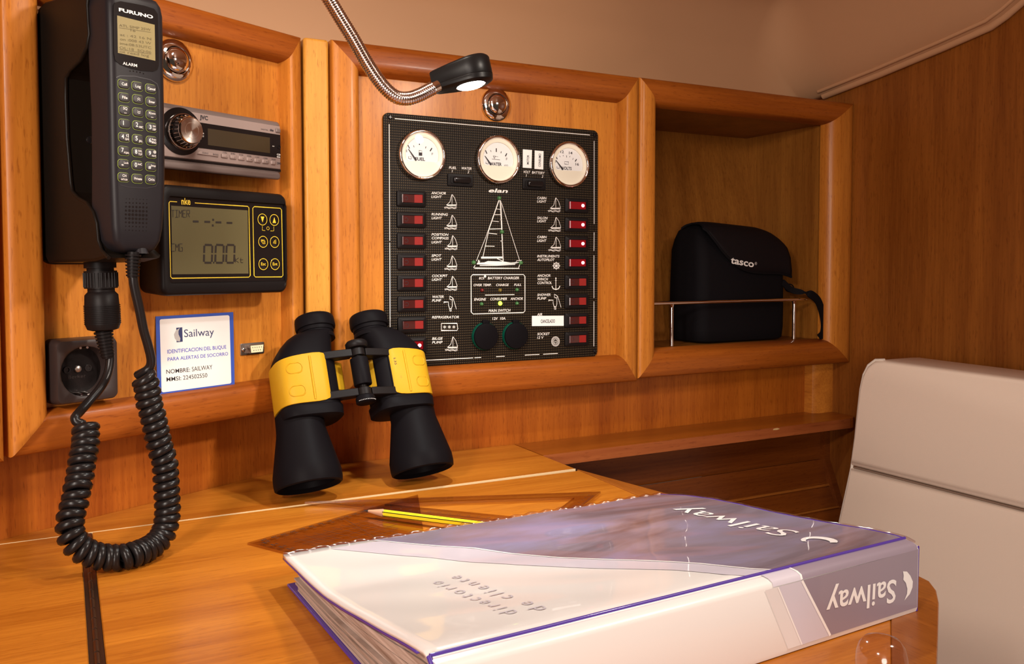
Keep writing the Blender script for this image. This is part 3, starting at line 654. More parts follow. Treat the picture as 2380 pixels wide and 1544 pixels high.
# gauges
def gauge(cx, cy, hw, hh, kind, lb):
    x, y = E(c4(cx, cy), .006); R = hh/4.577*PW.scale(*c4(cx, cy), .006)
    g = MB(Matrix.Translation((x, y, SC))); g.lathe([(R*.97, 0), (R*.97, .001)], blk, 48)
    R_in = R*.84
    # cream plate with window
    A = [2*pi*i/60 for i in range(60)]; wn = []
    r_ = .71*R
    for a in A:
        px, py = cos(a), sin(a); t = r_
        if py < 0: t = min(t, .26*R/max(1e-6, -py))
        # round the lower corners a little
        wn.append((px*t, py*t))
    g.rings([[(R_in*1.05*cos(a), R_in*1.05*sin(a), .0046) for a in A], [(p[0]*1.03, p[1]*1.03, .0046) for p in wn], [(p[0], p[1], .0044) for p in wn], [(p[0], p[1], .0034) for p in wn]], cream, (False, False))
    g.poly([(r_*1.02*cos(a), r_*1.02*sin(a)) for a in A], .0034, gwhite)
    N = lambda X, Y: ((X-cx)/hw*R, (cy-Y)/hh*R)
    zz = .00355
    def tick(x0, y0, x1, y1, w_): g.ribbon([N(x0, y0), N(x1, y1)], w_, zz, black_ink)
    def tx(s, x0, y0, x1, y1, h, bold=0.0): g.text(s, N(x0, y0), N(x1, y1), h/hh*R, zz, black_ink, bold)
    if kind == 'fuel':
        tick(312, 412, 328, 446, .0012); tick(370, 410, 376, 430, .0007); tick(432, 378, 433, 402, .0012); tick(503, 412, 497, 434, .0008); tick(567, 425, 546, 460, .0014)
        tx('E', 292, 486, 306, 486, 24); tx('F', 564, 500, 580, 500, 24); tx('FUEL', 388, 566, 492, 566, 32, .03)
        g.poly([N(425, 515), N(462, 515), N(462, 480), N(425, 480)], zz, black_ink); g.ribbon([N(428, 480), N(428, 460), N(458, 460), N(458, 480)], .0004, zz, black_ink)
        g.ribbon([N(318, 528), N(318, 552), N(346, 556), N(346, 530), N(330, 528)], .0005, zz, black_ink)
    elif kind == 'water':
        tick(1130, 465, 1146, 500, .0013); tick(1186, 460, 1192, 478, .0007); tick(1249, 436, 1250, 475, .0014); tick(1305, 465, 1299, 485, .0008); tick(1366, 482, 1350, 515, .0014)
        tx('F', 1357, 556, 1373, 556, 26); tx('WATER', 1180, 620, 1308, 620, 32, .03); tx('H₂O' if 0 else 'H2O', 1337, 624, 1380, 624, 20)
        g.ribbon([N(1200, 553), N(1290, 557)], .0005, zz, black_ink); g.ribbon([N(1215, 520), N(1228, 545), N(1240, 520)], .0005, zz, black_ink, True); g.ribbon([N(1240, 522), N(1270, 524)], .0004, zz, black_ink)
        g.ribbon([N(1135, 585), N(1135, 605), N(1160, 608), N(1160, 588)], .0005, zz, black_ink)
    else:
        tick(1882, 530, 1896, 558, .0013); tick(1920, 520, 1928, 534, .0006); tick(1958, 510, 1962, 524, .0006); tick(1995, 512, 1996, 534, .0007); tick(2034, 515, 2030, 530, .0006); tick(2070, 535, 2062, 555, .0006); tick(2106, 545, 2090, 572, .0013)
        tx('8', 1868, 595, 1884, 595, 26); tx('12', 1930, 490, 1966, 490, 26, .02); tx('14', 2022, 496, 2060, 496, 26, .02); tx('16', 2094, 612, 2132, 612, 26, .02); tx('VOLTS', 1945, 664, 2052, 664, 30, .03)
        g.ribbon([N(1975, 578), N(1975, 604), N(2018, 606), N(2018, 580)], .0004, zz, black_ink, True)
        g.ribbon([N(1893, 632), N(1893, 654), N(1918, 656), N(1918, 636)], .0005, zz, black_ink)
    o = g.build('gauge', EP, smooth=30); o['label'] = lb
    q = MB(Matrix.Translation((x, y, SC)))
    q.lathe([(R*.98, .0005), (R*1.0, .003), (R*1.0, .0050), (R*.975, .0070), (R*.93, .0078), (R*.885, .0070), (R*.865, .0048)], chrome, 56, None, (False, False)); q.build('bezel', o, smooth=70)
    n0, n1 = {'fuel': ((396, 570), (314, 452)), 'water': ((1190, 618), (1122, 525)), 'volts': ((1955, 668), (1880, 572))}[kind]
    a, b2 = N(*n0), N(*n1); d = Vector((b2[0]-a[0], b2[1]-a[1])).normalized(); nn = Vector((-d.y, d.x))
    q = MB(Matrix.Translation((x, y, SC+.0040))); q.prism([(a[0]-nn.x*.0011, a[1]-nn.y*.0011), (b2[0]-nn.x*.0003, b2[1]-nn.y*.0003), (b2[0]+nn.x*.0003, b2[1]+nn.y*.0003), (a[0]+nn.x*.0011, a[1]+nn.y*.0011)][::1], 0, .0005, black_ink)
    nd = q.build('needle', o, smooth=0); fixn(nd)
    q = MB(Matrix.Translation((x, y, SC))); q.lathe([(R*.875, .0060), (R*.6, .0066), (R*.3, .0069), (0, .0070)], glass_t, 40, None, (False, False)); q.build('gauge_glass', o, smooth=80)
gauge(460, 505, 250, 268, 'fuel', 'fuel gauge'); gauge(1270, 555, 238, 258, 'water', 'water gauge'); gauge(2022, 608, 215, 246, 'volts', 'volt gauge')

class Plane:
    """any local frame M; p() gives local x, y where the line of sight meets local z = c"""
    def __init__(s, M): s.M = M; s.I = M.inverted()
    def p(s, x, y, c=0.0):
        o = s.I @ CAM; d = s.I.to_3x3() @ ray(x, y); t = (c-o.z)/d.z; q = o+d*t; return (q.x, q.y)
    def px_z(s, x, y, X):      # meets local x = X -> (y, z)
        o = s.I @ CAM; d = s.I.to_3x3() @ ray(x, y); t = (X-o.x)/d.x; q = o+d*t; return (q.y, q.z)
    def scale(s, x, y, c=0.0):
        a = s.p(x, y-10, c); b = s.p(x, y+10, c); return sqrt((a[0]-b[0])**2+(a[1]-b[1])**2)/20

# ------------------------------------------------------------------ car stereo
silver = mat('brownish_silver_plastic', (.30, .225, .205), .42, .2); silver_d = mat('dark_grey_silver_plastic', (.16, .12, .11), .42, .2)
JM = Plane(ML(-.133, .3605, -.012))
J = empty('car_stereo', JM.M, 'silver car stereo with round volume knob set in the left cupboard door', 'car stereo')
JF = .029; cj = lambda x, y: (370+x/7.352, 220+y/7.352)
def jp(x, y, c=JF): return JM.p(*cj(x, y), c)
tr_, br_ = jp(2110, 480), jp(2130, 1410); jx1 = (tr_[0]+br_[0])/2; jy1, jy0 = tr_[1]+.0015, br_[1]-.0005
jx0 = jx1-.182; jcx, jcy, jw, jh = (jx0+jx1)/2, (jy0+jy1)/2, jx1-jx0, jy1-jy0
q = MB(); q.rings([[(x, y, z) for x, y in rrect(jw-k, jh-k, .0045, 5, jcx, jcy)] for z, k in ((0, 0), (.020, 0), (.025, .002), (.0275, .006), (.0283, .010))], silver_d); q.build('stereo_body', J, smooth=35)
# light face plate between the top bevel and the bottom slot
yt = lambda x: None
fp = [jp(40, 195), jp(2085, 560), jp(2100, 1285), jp(40, 1035)]
fp[0] = (jx0+.004, fp[0][1]+(jx0-fp[0][0])*0); fp[3] = (jx0+.004, fp[3][1])
yA = (fp[0][1]+fp[1][1])/2; yB = (fp[2][1]+fp[3][1])/2
q = MB(); q.prism([(jx0+.004, yB), (jx1-.004, yB), (jx1-.004, yA), (jx0+.004, yA)], .026, .0292, silver, .0006); fpm = q
q = MB(); q.box(jx0+.004, jx1-.003, yB-.0028, yB-.0004, .0262, .0284, blk_gloss); q.build('disc_slot', J)
q = MB(); q.prism(rrect(jw-.008, .0075, .003, 5, jcx, yB-.0075), .0265, .0300, silver_d, .0022); q.build('lower_trim', J, smooth=50)
Zj = .0294
kc = jp(372, 630); kr = .0222
win = [jp(640, 905), jp(2112, 1092), jp(2100, 705), jp(650, 462)]
wy0 = (win[0][1]+win[1][1])/2; wy1 = (win[2][1]+win[3][1])/2; wx1 = jx1-.0042
q = MB(); q.prism([(kc[0], wy0), (wx1, wy0), (wx1, wy1), (kc[0], wy1)], .029, Zj+.0003, blk_gloss); q.prism(circ(kr, 48, *kc), .029, Zj+.0004, blk_gloss)
lcd = [jp(825, 860), jp(1885, 1005), jp(1880, 735), jp(815, 580)]; lx0, lx1 = lcd[0][0], lcd[1][0]; ly0 = (lcd[0][1]+lcd[1][1])/2; ly1 = (lcd[2][1]+lcd[3][1])/2
q.poly([(lx0, ly0), (lx1, ly0), (lx1, ly1), (lx0, ly1)], Zj+.00045, mat('unlit_display_glass', (.040, .026, .012), .3))
for t_, a, b_, h in (('O/I', (698, 672), (752, 680), 20), ('ATT', (702, 722), (755, 730), 22), ('AUX', (1922, 888), (1958, 893), 14), ('CD', (2000, 1035), (2060, 1045), 26), ('RDS', (2002, 1075), (2058, 1083), 22)): q.text(t_, jp(*a), jp(*b_), h/7.35*.00045, Zj+.0006, white_ink, .02)
q.lathe([(.0022, Zj), (.0022, Zj+.0010), (.0014, Zj+.0010), (.0012, Zj+.0002)], blk, 16, Matrix.Translation((*jp(2035, 895), 0)), (False, True))
q.build('display_window', J, smooth=30)
q = MB(Matrix.Translation((kc[0]+.0022, kc[1], Zj))@Matrix.Diagonal((.93, .93, 1, 1)))
q.lathe([(.0188, 0), (.0188, .0018), (.0180, .0034), (.0170, .0034), (.0166, .0018)], chrome, 48, None, (False, False)); q.lathe([(.0168, .0016), (.0155, .0060), (.0138, .0120)], blk_gloss, 48, None, (False, False))
for i in range(24):
    a = 2*pi*i/24; q.tube([(.0166*cos(a), .0166*sin(a), .002), (.0141*cos(a), .0141*sin(a), .0115)], .0004, chrome, 6)
q.lathe([(.0139, .0112), (.0140, .0118), (.0134, .0126)], chrome, 48, None, (False, False)); q.build('knob_ring', J, smooth=50)
spun = mat('spun_aluminium', (.80, .70, .62), .24, 1.0)
_N = spun.node_tree.nodes; _L = spun.node_tree.links; _tg = _N.new('ShaderNodeTangent'); _tg.direction_type = 'RADIAL'; _tg.axis = 'Z'; _L.new(_tg.outputs[0], _N['Principled BSDF'].inputs['Tangent']); _N['Principled BSDF'].inputs['Anisotropic'].default_value = .85
q = MB(); q.lathe([(.0142, -.002), (.0142, .0008), (.0135, .0014), (.0085, .0014), (.0083, .0011), (.0081, .0014), (0, .0014)], spun, 48)
q.build('volume_knob', J, Matrix.Translation((kc[0]+.0022, kc[1], Zj+.0122))@Matrix.Diagonal((.86, .86, 1, 1)), smooth=40)['label'] = 'spun metal volume knob'
for i, (x, y) in enumerate(((1110, 1050), (1255, 1070), (1397, 1090), (1535, 1110), (1672, 1130), (1805, 1145), (1940, 1165))):
    c = jp(x, y); q = MB(Matrix.Translation((*c, Zj))); q.prism(rrect(.0075 if i < 6 else .0055, .0040, .0008, 3), -.0002, .0012, silver, .0008)
    if i < 6: q.text(str(i+1), (.0008, -.0010), (.0020, -.0010), .0018, .00125, black_ink)
    q.build('preset_button', J, smooth=50)
q = MB(); P = [jp(640, 1015), jp(1000, 1068), jp(1005, 1010), jp(690, 962)]; q.prism(P, Zj-.0002, Zj+.0010, silver, .0006)
q.text('SOURCE', jp(720, 1008), jp(822, 1022), .0016, Zj+.0011, black_ink); q.text('BAND', jp(905, 1035), jp(995, 1048), .0016, Zj+.0011, black_ink); fo = q.build('source_button', J, smooth=40)
q = MB(Matrix.Translation((*jp(2020, 618), Zj))); q.prism(rrect(.0060, .0042, .0008, 3), -.0002, .0014, silver_d, .0008); q.build('release_button', J, smooth=50)
q = fpm; q.text('JVC', jp(690, 415), jp(830, 438), 58/7.35*.00045, Zj, black_ink, .04); q.text('DIGITAL', jp(1735, 600), jp(1860, 618), .0012, Zj, black_ink); q.text('dts', jp(1885, 620), jp(1950, 632), .0022, Zj, black_ink, .04); q.text('DVD', jp(2015, 1190), jp(2080, 1198), .0020, Zj, black_ink, .03)
for i, t_ in enumerate(('7 EQ', '8 MO', '9 TOP', '10 SUR', '11 INT', '12 RND', 'MODE')):
    x = 1085+i*139; q.text(t_, jp(x, 1000+i*19.5), jp(x+68, 1008+i*19.5), .0014, Zj, black_ink)
q.build('face_plate', J, smooth=30)

# ------------------------------------------------------------------ navigation display
NM = Plane(ML(-.1205, .2115, -.0115)); c2 = lambda x, y: (x/3.285, 400+y/3.285)
NV = empty('navigation_display', NM.M, 'black navigation display with grey-green screen and yellow outlines', 'instrument')
NF = .040
def np_(x, y, c=NF): return NM.p(*c2(x, y), c)
A, B, C2, D2 = np_(1222, 95), np_(2190, 165), np_(2206, 915), np_(1250, 952)
x0, x1 = (A[0]+D2[0])/2, (B[0]+C2[0])/2; y1, y0 = (A[1]+B[1])/2, (C2[1]+D2[1])/2; w_, h_, cx, cy = x1-x0, y1-y0, (x0+x1)/2, (y0+y1)/2
q = MB(); I0 = [np_(1278, 195, NF-.003), np_(2163, 250, NF-.003), np_(2185, 828, NF-.003), np_(1300, 845, NF-.003)]
ix0, ix1 = (I0[0][0]+I0[3][0])/2, (I0[1][0]+I0[2][0])/2; iy1, iy0 = (I0[0][1]+I0[1][1])/2, (I0[2][1]+I0[3][1])/2
ir = rrect(ix1-ix0, iy1-iy0, .002, 6, (ix0+ix1)/2, (iy0+iy1)/2)
q.rings([[(x, y, z) for x, y in rrect(w_-k, h_-k, .008, 6, cx, cy)] for z, k in ((0, .004), (.030, .0), (.036, .0), (.039, .0025), (.040, .006))]+[[(x, y, .0392) for x, y in rrect(ix1-ix0+.002, iy1-iy0+.002, .003, 6, (ix0+ix1)/2, (iy0+iy1)/2)], [(x, y, .037) for x, y in ir]], blk)
q.build('display_housing', NV, smooth=40)
yel = mat('yellow_print', (.75, .52, .03), .5); lcdm = mat('grey_green_lcd', (.105, .088, .040), .4, spec=.2); seg = mat('dark_lcd_segment', (.020, .014, .010), .4)
q = MB(); zf = .0372
q.poly(ir, zf, blk_gloss)
z1 = zf+.0002
def nl(pts, wd=.0007, cl=False, mt=None): q.ribbon([np_(*p, z1) for p in pts], wd, z1, mt or yel, cl)
nl([(1352, 228), (1300, 224), (1290, 234), (1303, 800), (1315, 812), (1900, 803), (1911, 790), (1900, 272), (1890, 262), (1488, 236)])
nl([(1942, 264), (2140, 277), (2150, 290), (2160, 790), (2150, 801), (1950, 802), (1940, 790), (1930, 276)], .0007, True)
q.text('nke', np_(1386, 248, z1), np_(1455, 249, z1), .0062, z1, yel, .02)
L4 = [np_(*p, z1) for p in ((1308, 258), (1888, 292), (1900, 775), (1315, 782))]
lx0, lx1 = (L4[0][0]+L4[3][0])/2, (L4[1][0]+L4[2][0])/2; ly1, ly0 = (L4[0][1]+L4[1][1])/2, (L4[2][1]+L4[3][1])/2
q.poly([(lx0, ly0), (lx1, ly0), (lx1, ly1), (lx0, ly1)], z1, lcdm)
z2 = z1+.0002
def sg(x0_, y0_, x1_, y1_, wd): q.ribbon([np_(x0_, y0_, z2), np_(x1_, y1_, z2)], wd, z2, seg)
for x, y in ((1495, 377), (1583, 380), (1668, 384), (1752, 388)): sg(x-22, y, x+22, y+1, .0019)
sg(1628, 357, 1628, 373, .0020); sg(1625, 400, 1625, 416, .0020)
for x in (1558, 1645, 1728):
    sg(x+6, 556, x+60, 558, .0020); sg(x+4, 693, x+56, 693, .0020); sg(x+3, 562, x+1, 618, .0021); sg(x+1, 630, x-1, 686, .0021); sg(x+64, 562, x+62, 618, .0021); sg(x+62, 630, x+60, 686, .0021)
sg(1627, 692, 1637, 692, .0016)
def thin(s_, x, y, w, h):
    # letters drawn in thin segments
    G = {'T': [(0, 1, 1, 1), (.5, 1, .5, 0)], 'I': [(0, 1, 1, 1), (.5, 1, .5, 0), (0, 0, 1, 0)], 'M': [(0, 0, 0, 1), (0, 1, .5, .5), (.5, .5, 1, 1), (1, 1, 1, 0)], 'E': [(1, 1, 0, 1), (0, 1, 0, 0), (0, 0, 1, 0), (0, .5, .8, .5)],
         'R': [(0, 0, 0, 1), (0, 1, 1, 1), (1, 1, 1, .5), (1, .5, 0, .5), (.5, .5, 1, 0)], 'C': [(1, 1, 0, 1), (0, 1, 0, 0), (0, 0, 1, 0)], 'G': [(1, 1, 0, 1), (0, 1, 0, 0), (0, 0, 1, 0), (1, 0, 1, .5), (1, .5, .5, .5)],
         'k': [(0, 0, 0, 1), (0, .5, 1, 1), (0, .5, 1, 0)], 't': [(.3, 1, .3, 0), (.3, 0, 1, 0), (0, .6, 1, .6)]}
    for ch in s_:
        for a, b_, c, d in G[ch]: sg(x+a*w*.75, y-b_*h, x+c*w*.75, y-d*h, .0006)
        x += w
thin('TIMER', 1310, 346, 29, 54); thin('CMG', 1311, 605, 30, 56); thin('kt', 1797, 692, 34, 36)
q.build('screen', NV, smooth=0)
for i, (x, y, t_) in enumerate(((2000, 363, 'v'), (2090, 367, '^'), (2005, 533, 'p'), (2093, 535, 'l'), (2007, 704, 'Esc'), (2096, 704, 'Ent'))):
    c = np_(x, y, z1); r = .0061; q = MB(Matrix.Translation((c[0], c[1], z1))); q.lathe([(r, -.0001), (r, .0004), (r*.9, .0007), (0, .0007)], blk_gloss, 32)
    q.ribbon(circ(r*.93, 32), .0006, .00085, yel, True)
    if t_ == 'v': q.poly([(-.0022, .0030), (0, -.0030), (.0022, .0030)], .0009, yel)
    elif t_ == '^': q.poly([(-.0022, -.0030), (.0022, -.0030), (0, .0030)], .0009, yel)
    elif t_ == 'p':
        for k in (0, 1): q.ribbon([(-.0026+k*.0008, .0018-k*.0010), (.0016+k*.0008, .0018-k*.0010), (.0016+k*.0008, -.0010-k*.0010), (-.0010+k*.0008, -.0010-k*.0010), (-.0026+k*.0008, .0006-k*.0010)], .0004, .0009, yel, True)
    elif t_ == 'l':
        for k in range(4): rr = .0010+k*.0010; q.ribbon([(.0020-rr*cos(radians(a)), -.0022+rr*sin(radians(a))*1.1) for a in range(10, 100, 20)], .0004, .0009, yel)
    else: q.text(t_, (-.0030, -.0012), (.0030, -.0012), .0030, .0009, yel, .01)
    q.build('push_key', NV, smooth=40)
q = MB(); nl([(2003, 412), (2003, 445), (2025, 448)], .0004); nl([(2090, 415), (2090, 450), (2065, 450)], .0004); q.ribbon(circ(.0016, 16, *np_(2046, 430, z1)), .0004, z1, yel, True)
q.build('backlight_mark', NV, smooth=0)

# ------------------------------------------------------------------ identification notice
cn = lambda x, y: (340+x/6.433, 700+y/6.433)
top = LO+EU*(-.127)-EV*(-.0117)+ZUP*.1905; bot = LO+EU*(-.127)-EV*(-.0062)+ZUP*.1110
ey = (top-bot).normalized(); ez = EU.cross(ey).normalized(); SM = Plane(frame(bot, EU, ey, ez))
blue = mat('blue_print', (.035, .085, .42), .45); paper = mat('white_glossy_paper', (.84, .81, .78), .35); navy = mat('navy_print', (.03, .04, .12), .45); bluet = mat('blue_lettering', (.07, .10, .50), .5)
sp_ = lambda x, y, c=.0004: SM.p(*cn(x, y), c)
q = MB(); P = [sp_(170, 1440), sp_(1322, 1285), sp_(1300, 165), sp_(140, 232)]; q.prism(P, 0, .0004, blue)
inn = []
for (x, y), (ux, uy), (vx, vy) in (((228, 1365), (0, -1), (1, 0)), ((1270, 1235), (-1, 0), (0, -1)), ((1243, 212), (0, 1), (-1, 0)), ((200, 272), (1, 0), (0, 1))):
    for k in range(6):
        a = k/5*pi/2; inn.append(sp_(x+28*(ux*(1-sin(a)))+28*(vx*(1-cos(a))), y+28*(uy*(1-sin(a)))+28*(vy*(1-cos(a)))))
q.poly(inn, .0005, paper)
zt = .0006
q.poly([sp_(452, 618), sp_(543, 608), sp_(536, 392), sp_(446, 400)], zt, navy)
q.poly([sp_(*p) for p in ((500, 400), (440, 440), (412, 500), (425, 560), (460, 600), (500, 605), (508, 560), (480, 500), (478, 450))][::-1], zt+.0001, mat('silver_grey_print', (.45, .42, .40), .4))
def st_(t_, a, b_, h, mt, bold=0.0): q.text(t_, sp_(*a), sp_(*b_), h/6.433*SM.scale(*cn(*a)), zt, mt, bold)
st_('Sailway', (566, 540), (1012, 512), 112, navy); st_('IDENTIFICACION DEL BUQUE', (315, 786), (1195, 712), 56, bluet, .01); st_('PARA ALERTAS DE SOCORRO', (318, 898), (1222, 812), 52, bluet, .01)
st_('NOMBRE:', (298, 1090), (652, 1055), 62, black_ink, .006); st_('SAILWAY', (682, 1052), (988, 1018), 66, black_ink); st_('MMSI:', (302, 1205), (520, 1182), 62, black_ink, .006); st_('224502550', (550, 1178), (912, 1138), 62, black_ink)
so = q.build('notice_card', smooth=0, M=SM.M); fixn(so)
tag(so, 'blue-bordered white notice with ship identification text under the navigation display', 'notice')

# ------------------------------------------------------------------ serial connector
KM = Plane(ML(-.0675, .151, -.012)); kp = lambda x, y, c=.0012: KM.p(*cn(x, y), c)
KC = empty('serial_socket', KM.M, 'small metal nine-hole serial socket beside the blue notice', 'connector')
c = kp(1590, 712); q = MB(); q.prism(rrect(.0305, .0125, .0012, 3, *c), 0, .0012, steel, .0003); q.build('flange', KC, smooth=30)
d0 = kp(1650, 712, .006); q = MB()
Dp = [(-.0092, .0045), (.0092, .0045), (.0082, -.0045), (-.0082, -.0045)][::-1]
q.rings([[(d0[0]+x, d0[1]+y, .001) for x, y in Dp], [(d0[0]+x, d0[1]+y, .0065) for x, y in Dp], [(d0[0]+x*.93, d0[1]+y*.88, .0065) for x, y in Dp]], steel); q.build('metal_shell', KC, smooth=30)
q = MB(); q.prism([(d0[0]+x*.90, d0[1]+y*.84) for x, y in Dp], .004, .0068, mat('ivory_plastic', (.80, .70, .45), .4))
for k in range(9):
    x = -.0056+(k % 5)*.0028+(0 if k < 5 else .0014); y = .0015 if k < 5 else -.0015
    q.prism(circ(.0005, 8, d0[0]+x, d0[1]+y), .0067, .0069, black_ink)
q.build('pin_block', KC, smooth=30)
for dx in (-.0118, .0118): screw(KC, c[0]+dx, c[1], .0012, .0026, steel)

# ------------------------------------------------------------------ mains socket
c3 = lambda x, y: (x/1.9208, 740+y/1.9208)
OM = Plane(ML(-.2465, .1140, -.0115)); OS = empty('mains_socket', OM.M, 'dark brown square mains socket behind the coiled cord', 'power socket')
brn = mat('dark_brown_plastic', (.030, .019, .017), .42, bump=.08, bscale=2500); brn_d = mat('brown_black_plastic', (.012, .009, .009), .3)
P = [OM.p(*c3(*p), .020) for p in ((250, 108), (528, 82), (536, 362), (262, 388))]
x0, x1, y1, y0 = (P[0][0]+P[3][0])/2-.001, (P[1][0]+P[2][0])/2, (P[0][1]+P[1][1])/2+.001, (P[2][1]+P[3][1])/2; w_, h_, cx, cy = x1-x0, y1-y0, (x0+x1)/2, (y0+y1)/2
rc = OM.p(*c3(380, 236), .018); R = 112/1.92*OM.scale(*c3(380, 236), .018)
o_ = dense(rrect(w_, h_, .0055, 8, cx, cy))
A = [atan2(y-rc[1], x-rc[0]) for x, y in dense(rrect(w_-.006, h_-.006, .004, 8, cx, cy))]
q = MB(); q.rings([[(x, y, 0) for x, y in dense(rrect(w_, h_, .0055, 8, cx, cy))], [(x, y, .011) for x, y in dense(rrect(w_, h_, .0055, 8, cx, cy))], [(x, y, .017) for x, y in dense(rrect(w_-.001, h_-.001, .0055, 8, cx, cy))], [(x, y, .0195) for x, y in dense(rrect(w_-.003, h_-.003, .005, 8, cx, cy))], [(x, y, .020) for x, y in dense(rrect(w_-.006, h_-.006, .004, 8, cx, cy))],
                   [(rc[0]+R*1.05*cos(a), rc[1]+R*1.05*sin(a), .020) for a in A], [(rc[0]+R*cos(a), rc[1]+R*sin(a), .0192) for a in A], [(rc[0]+R*.97*cos(a), rc[1]+R*.97*sin(a), .0050) for a in A]], brn)
q.build('cover_plate', OS, smooth=40)
q = MB(Matrix.Translation((rc[0], rc[1], 0))); q.lathe([(R*.97, .0046), (R*.97, .0050)], brn_d, 40)
for dx in (-.0095, .0095): q.lathe([(.0030, .0050), (.0030, .0062), (.0022, .0062), (.0020, .0051)], brn_d, 16, Matrix.Translation((dx, .001, 0)), (False, True))
q.lathe([(.0030, .005), (.0028, .0072), (.0014, .0080), (0, .0080)], steel, 18, Matrix.Translation((0, .001, 0)))
q.text('Berker', (-.0085, -.0070), (.0075, -.0070), .0028, .0053, brn)
q.build('insert', OS, smooth=40)
for s_ in (1, -1):
    q = MB(Matrix.Translation((rc[0], rc[1], 0))); q.tube([(-.003, s_*R*.93, .0055), (-.003, s_*R*.90, .011), (-.003, s_*R*.93, .017)], .0011, chrome, 8); q.tube([(.003, s_*R*.93, .0055), (.003, s_*R*.90, .011), (.003, s_*R*.93, .017)], .0011, chrome, 8)
    q.build('earth_clip', OS)

# ------------------------------------------------------------------ radio handset and cradle
HM = Plane(ML(-.2545, .2430, -.0115))
uL = -.2775+.2545                                        # left face in local x
ch1 = lambda x, y: (80+x/4.825, y/4.825); ch2 = lambda x, y: (80+x/4.54, 300+y/4.54)
CR = empty('handset_cradle', HM.M, 'black wall cradle holding the radio handset', 'cradle')
sideP = [(ch1(585, -60), 0), (ch1(578, 60), 0), (ch1(590, 260), 0), (ch1(600, 380), 0), (ch1(575, 520), 0), (ch1(500, 670), 0), (ch1(385, 785), 0), (ch1(335, 870), 0), (ch1(335, 1100), 0), (ch1(350, 1540), 0), (ch2(368, 560), 0), (ch2(385, 660), 0), (ch2(450, 730), 0), (ch2(540, 780), 0), (ch2(610, 880), 0), (ch2(645, 1000), 0), (ch2(660, 1180), 0), (ch2(700, 1290), 0), (ch2(770, 1360), 0)]
prof = [HM.px_z(p[0][0], p[0][1], uL) for p in sideP]    # (y, z)
prof = [(y, max(.02, z)) for y, z in prof]
ytop = max(prof[0][0], .2130)
wR = .046
q = MB(); rs = []
# closed outline in (z,y): back bottom -> back top -> front top ... front bottom
out = [(prof[-1][0]-.004, .012), (.010, 0), (.196, 0), (ytop-.001, .006), (ytop+.002, .016), (ytop+.001, prof[0][1]-.008)]+prof+[(prof[-1][0]-.003, prof[-1][1]-.02)]
fixbot = min(p[0] for p in prof)
for x, k in ((uL, .002), (uL+.0015, .0004), (uL+.003, 0), (uL+wR-.003, 0), (uL+wR-.0015, .0004), (uL+wR, .002)):
    cy_ = sum(p[0] for p in out)/len(out); cz_ = sum(p[1] for p in out)/len(out)
    rs.append([(x, y+(cy_-y)*k*12, z+(cz_-z)*k*12) for y, z in out])
q.rings(rs, char_d); co = q.build('cradle_shell', CR, smooth=35); fixn(co)
# rim rib following the front of the side wall
q = MB(); q.tube([(uL+.0012, y, z) for y, z in prof], .0016, char_d, 10); q.build('rim', CR, smooth=60)
q = MB(); q.prism(rrect(.050, .214, .012, 6, uL+wR/2, .104), 0, .005, blk); q.build('back_plate', CR, smooth=30)
q = MB(Matrix.Translation((uL+.020, prof[9][0], prof[9][1]+.0))); q.lathe([(.0032, -.001), (.0032, .0010), (.0024, .0016), (0, .0016)], blk_gloss, 16); q.build('screw', CR)

HS = empty('radio_handset', HM.M, 'charcoal radio handset with keypad and small lit screen in its wall cradle', 'radio handset')
HF = .1125                                               # front face (local z)
def hp(cv, x, y, c=HF): return HM.p(*cv(x, y), c)
lx = hp(ch1, 855, 800, HF-.003)[0]-.0022; rx = HM.p(376.5, 250, HF-.006)[0]+.0006
yb_ = HM.p(310, 588, HF-.006)[1]; hw = (rx-lx)
secs = []
def hsec(y, wl, wr, zb_, zf_, r=.006):
    a, b_ = lx+wl, rx-wr; P = rrect(b_-a, zf_-zb_, min(r, (b_-a)*.45, (zf_-zb_)*.45), 6, (a+b_)/2, (zb_+zf_)/2); return [(x, y, z) for x, z in P]
zb0 = .078
for y, wl, wr, zb_, zf_ in ((yb_-.0005, .012, .014, .088, HF-.010), (yb_+.001, .008, .011, .084, HF-.005), (yb_+.004, .0045, .0085, .080, HF-.0018), (yb_+.010, .0018, .0055, zb0, HF-.0004), (yb_+.020, .0008, .0035, zb0, HF), (yb_+.040, .0004, .0016, zb0-.001, HF),
                            (yb_+.065, 0, .0004, zb0+.001, HF), (yb_+.11, 0, 0, zb0+.002, HF), (yb_+.15, 0, 0, zb0, HF), (yb_+.175, 0, 0, zb0-.001, HF), (.198, 0, 0, zb0, HF-.0002), (.205, .0008, .001, zb0, HF-.001), (.2095, .003, .003, zb0+.002, HF-.003), (.2120, .009, .009, .084, HF-.008)):
    secs.append(hsec(y, wl, wr, zb_, zf_))
q = MB(); q.rings(secs, char); ho = q.build('handset_body', HS, smooth=50); fixn(ho)
q = MB(); q.rings([[(x, y, z) for x, z in rrect(.004+k, .004+k, .0015+k*.3, 4, (lx+rx)/2+.002, HF-.006)] for y, k in ((yb_+.012, .0), (yb_+.006, .003), (yb_-.0005, .007))], char); q.build('cord_boss', HS, smooth=50)
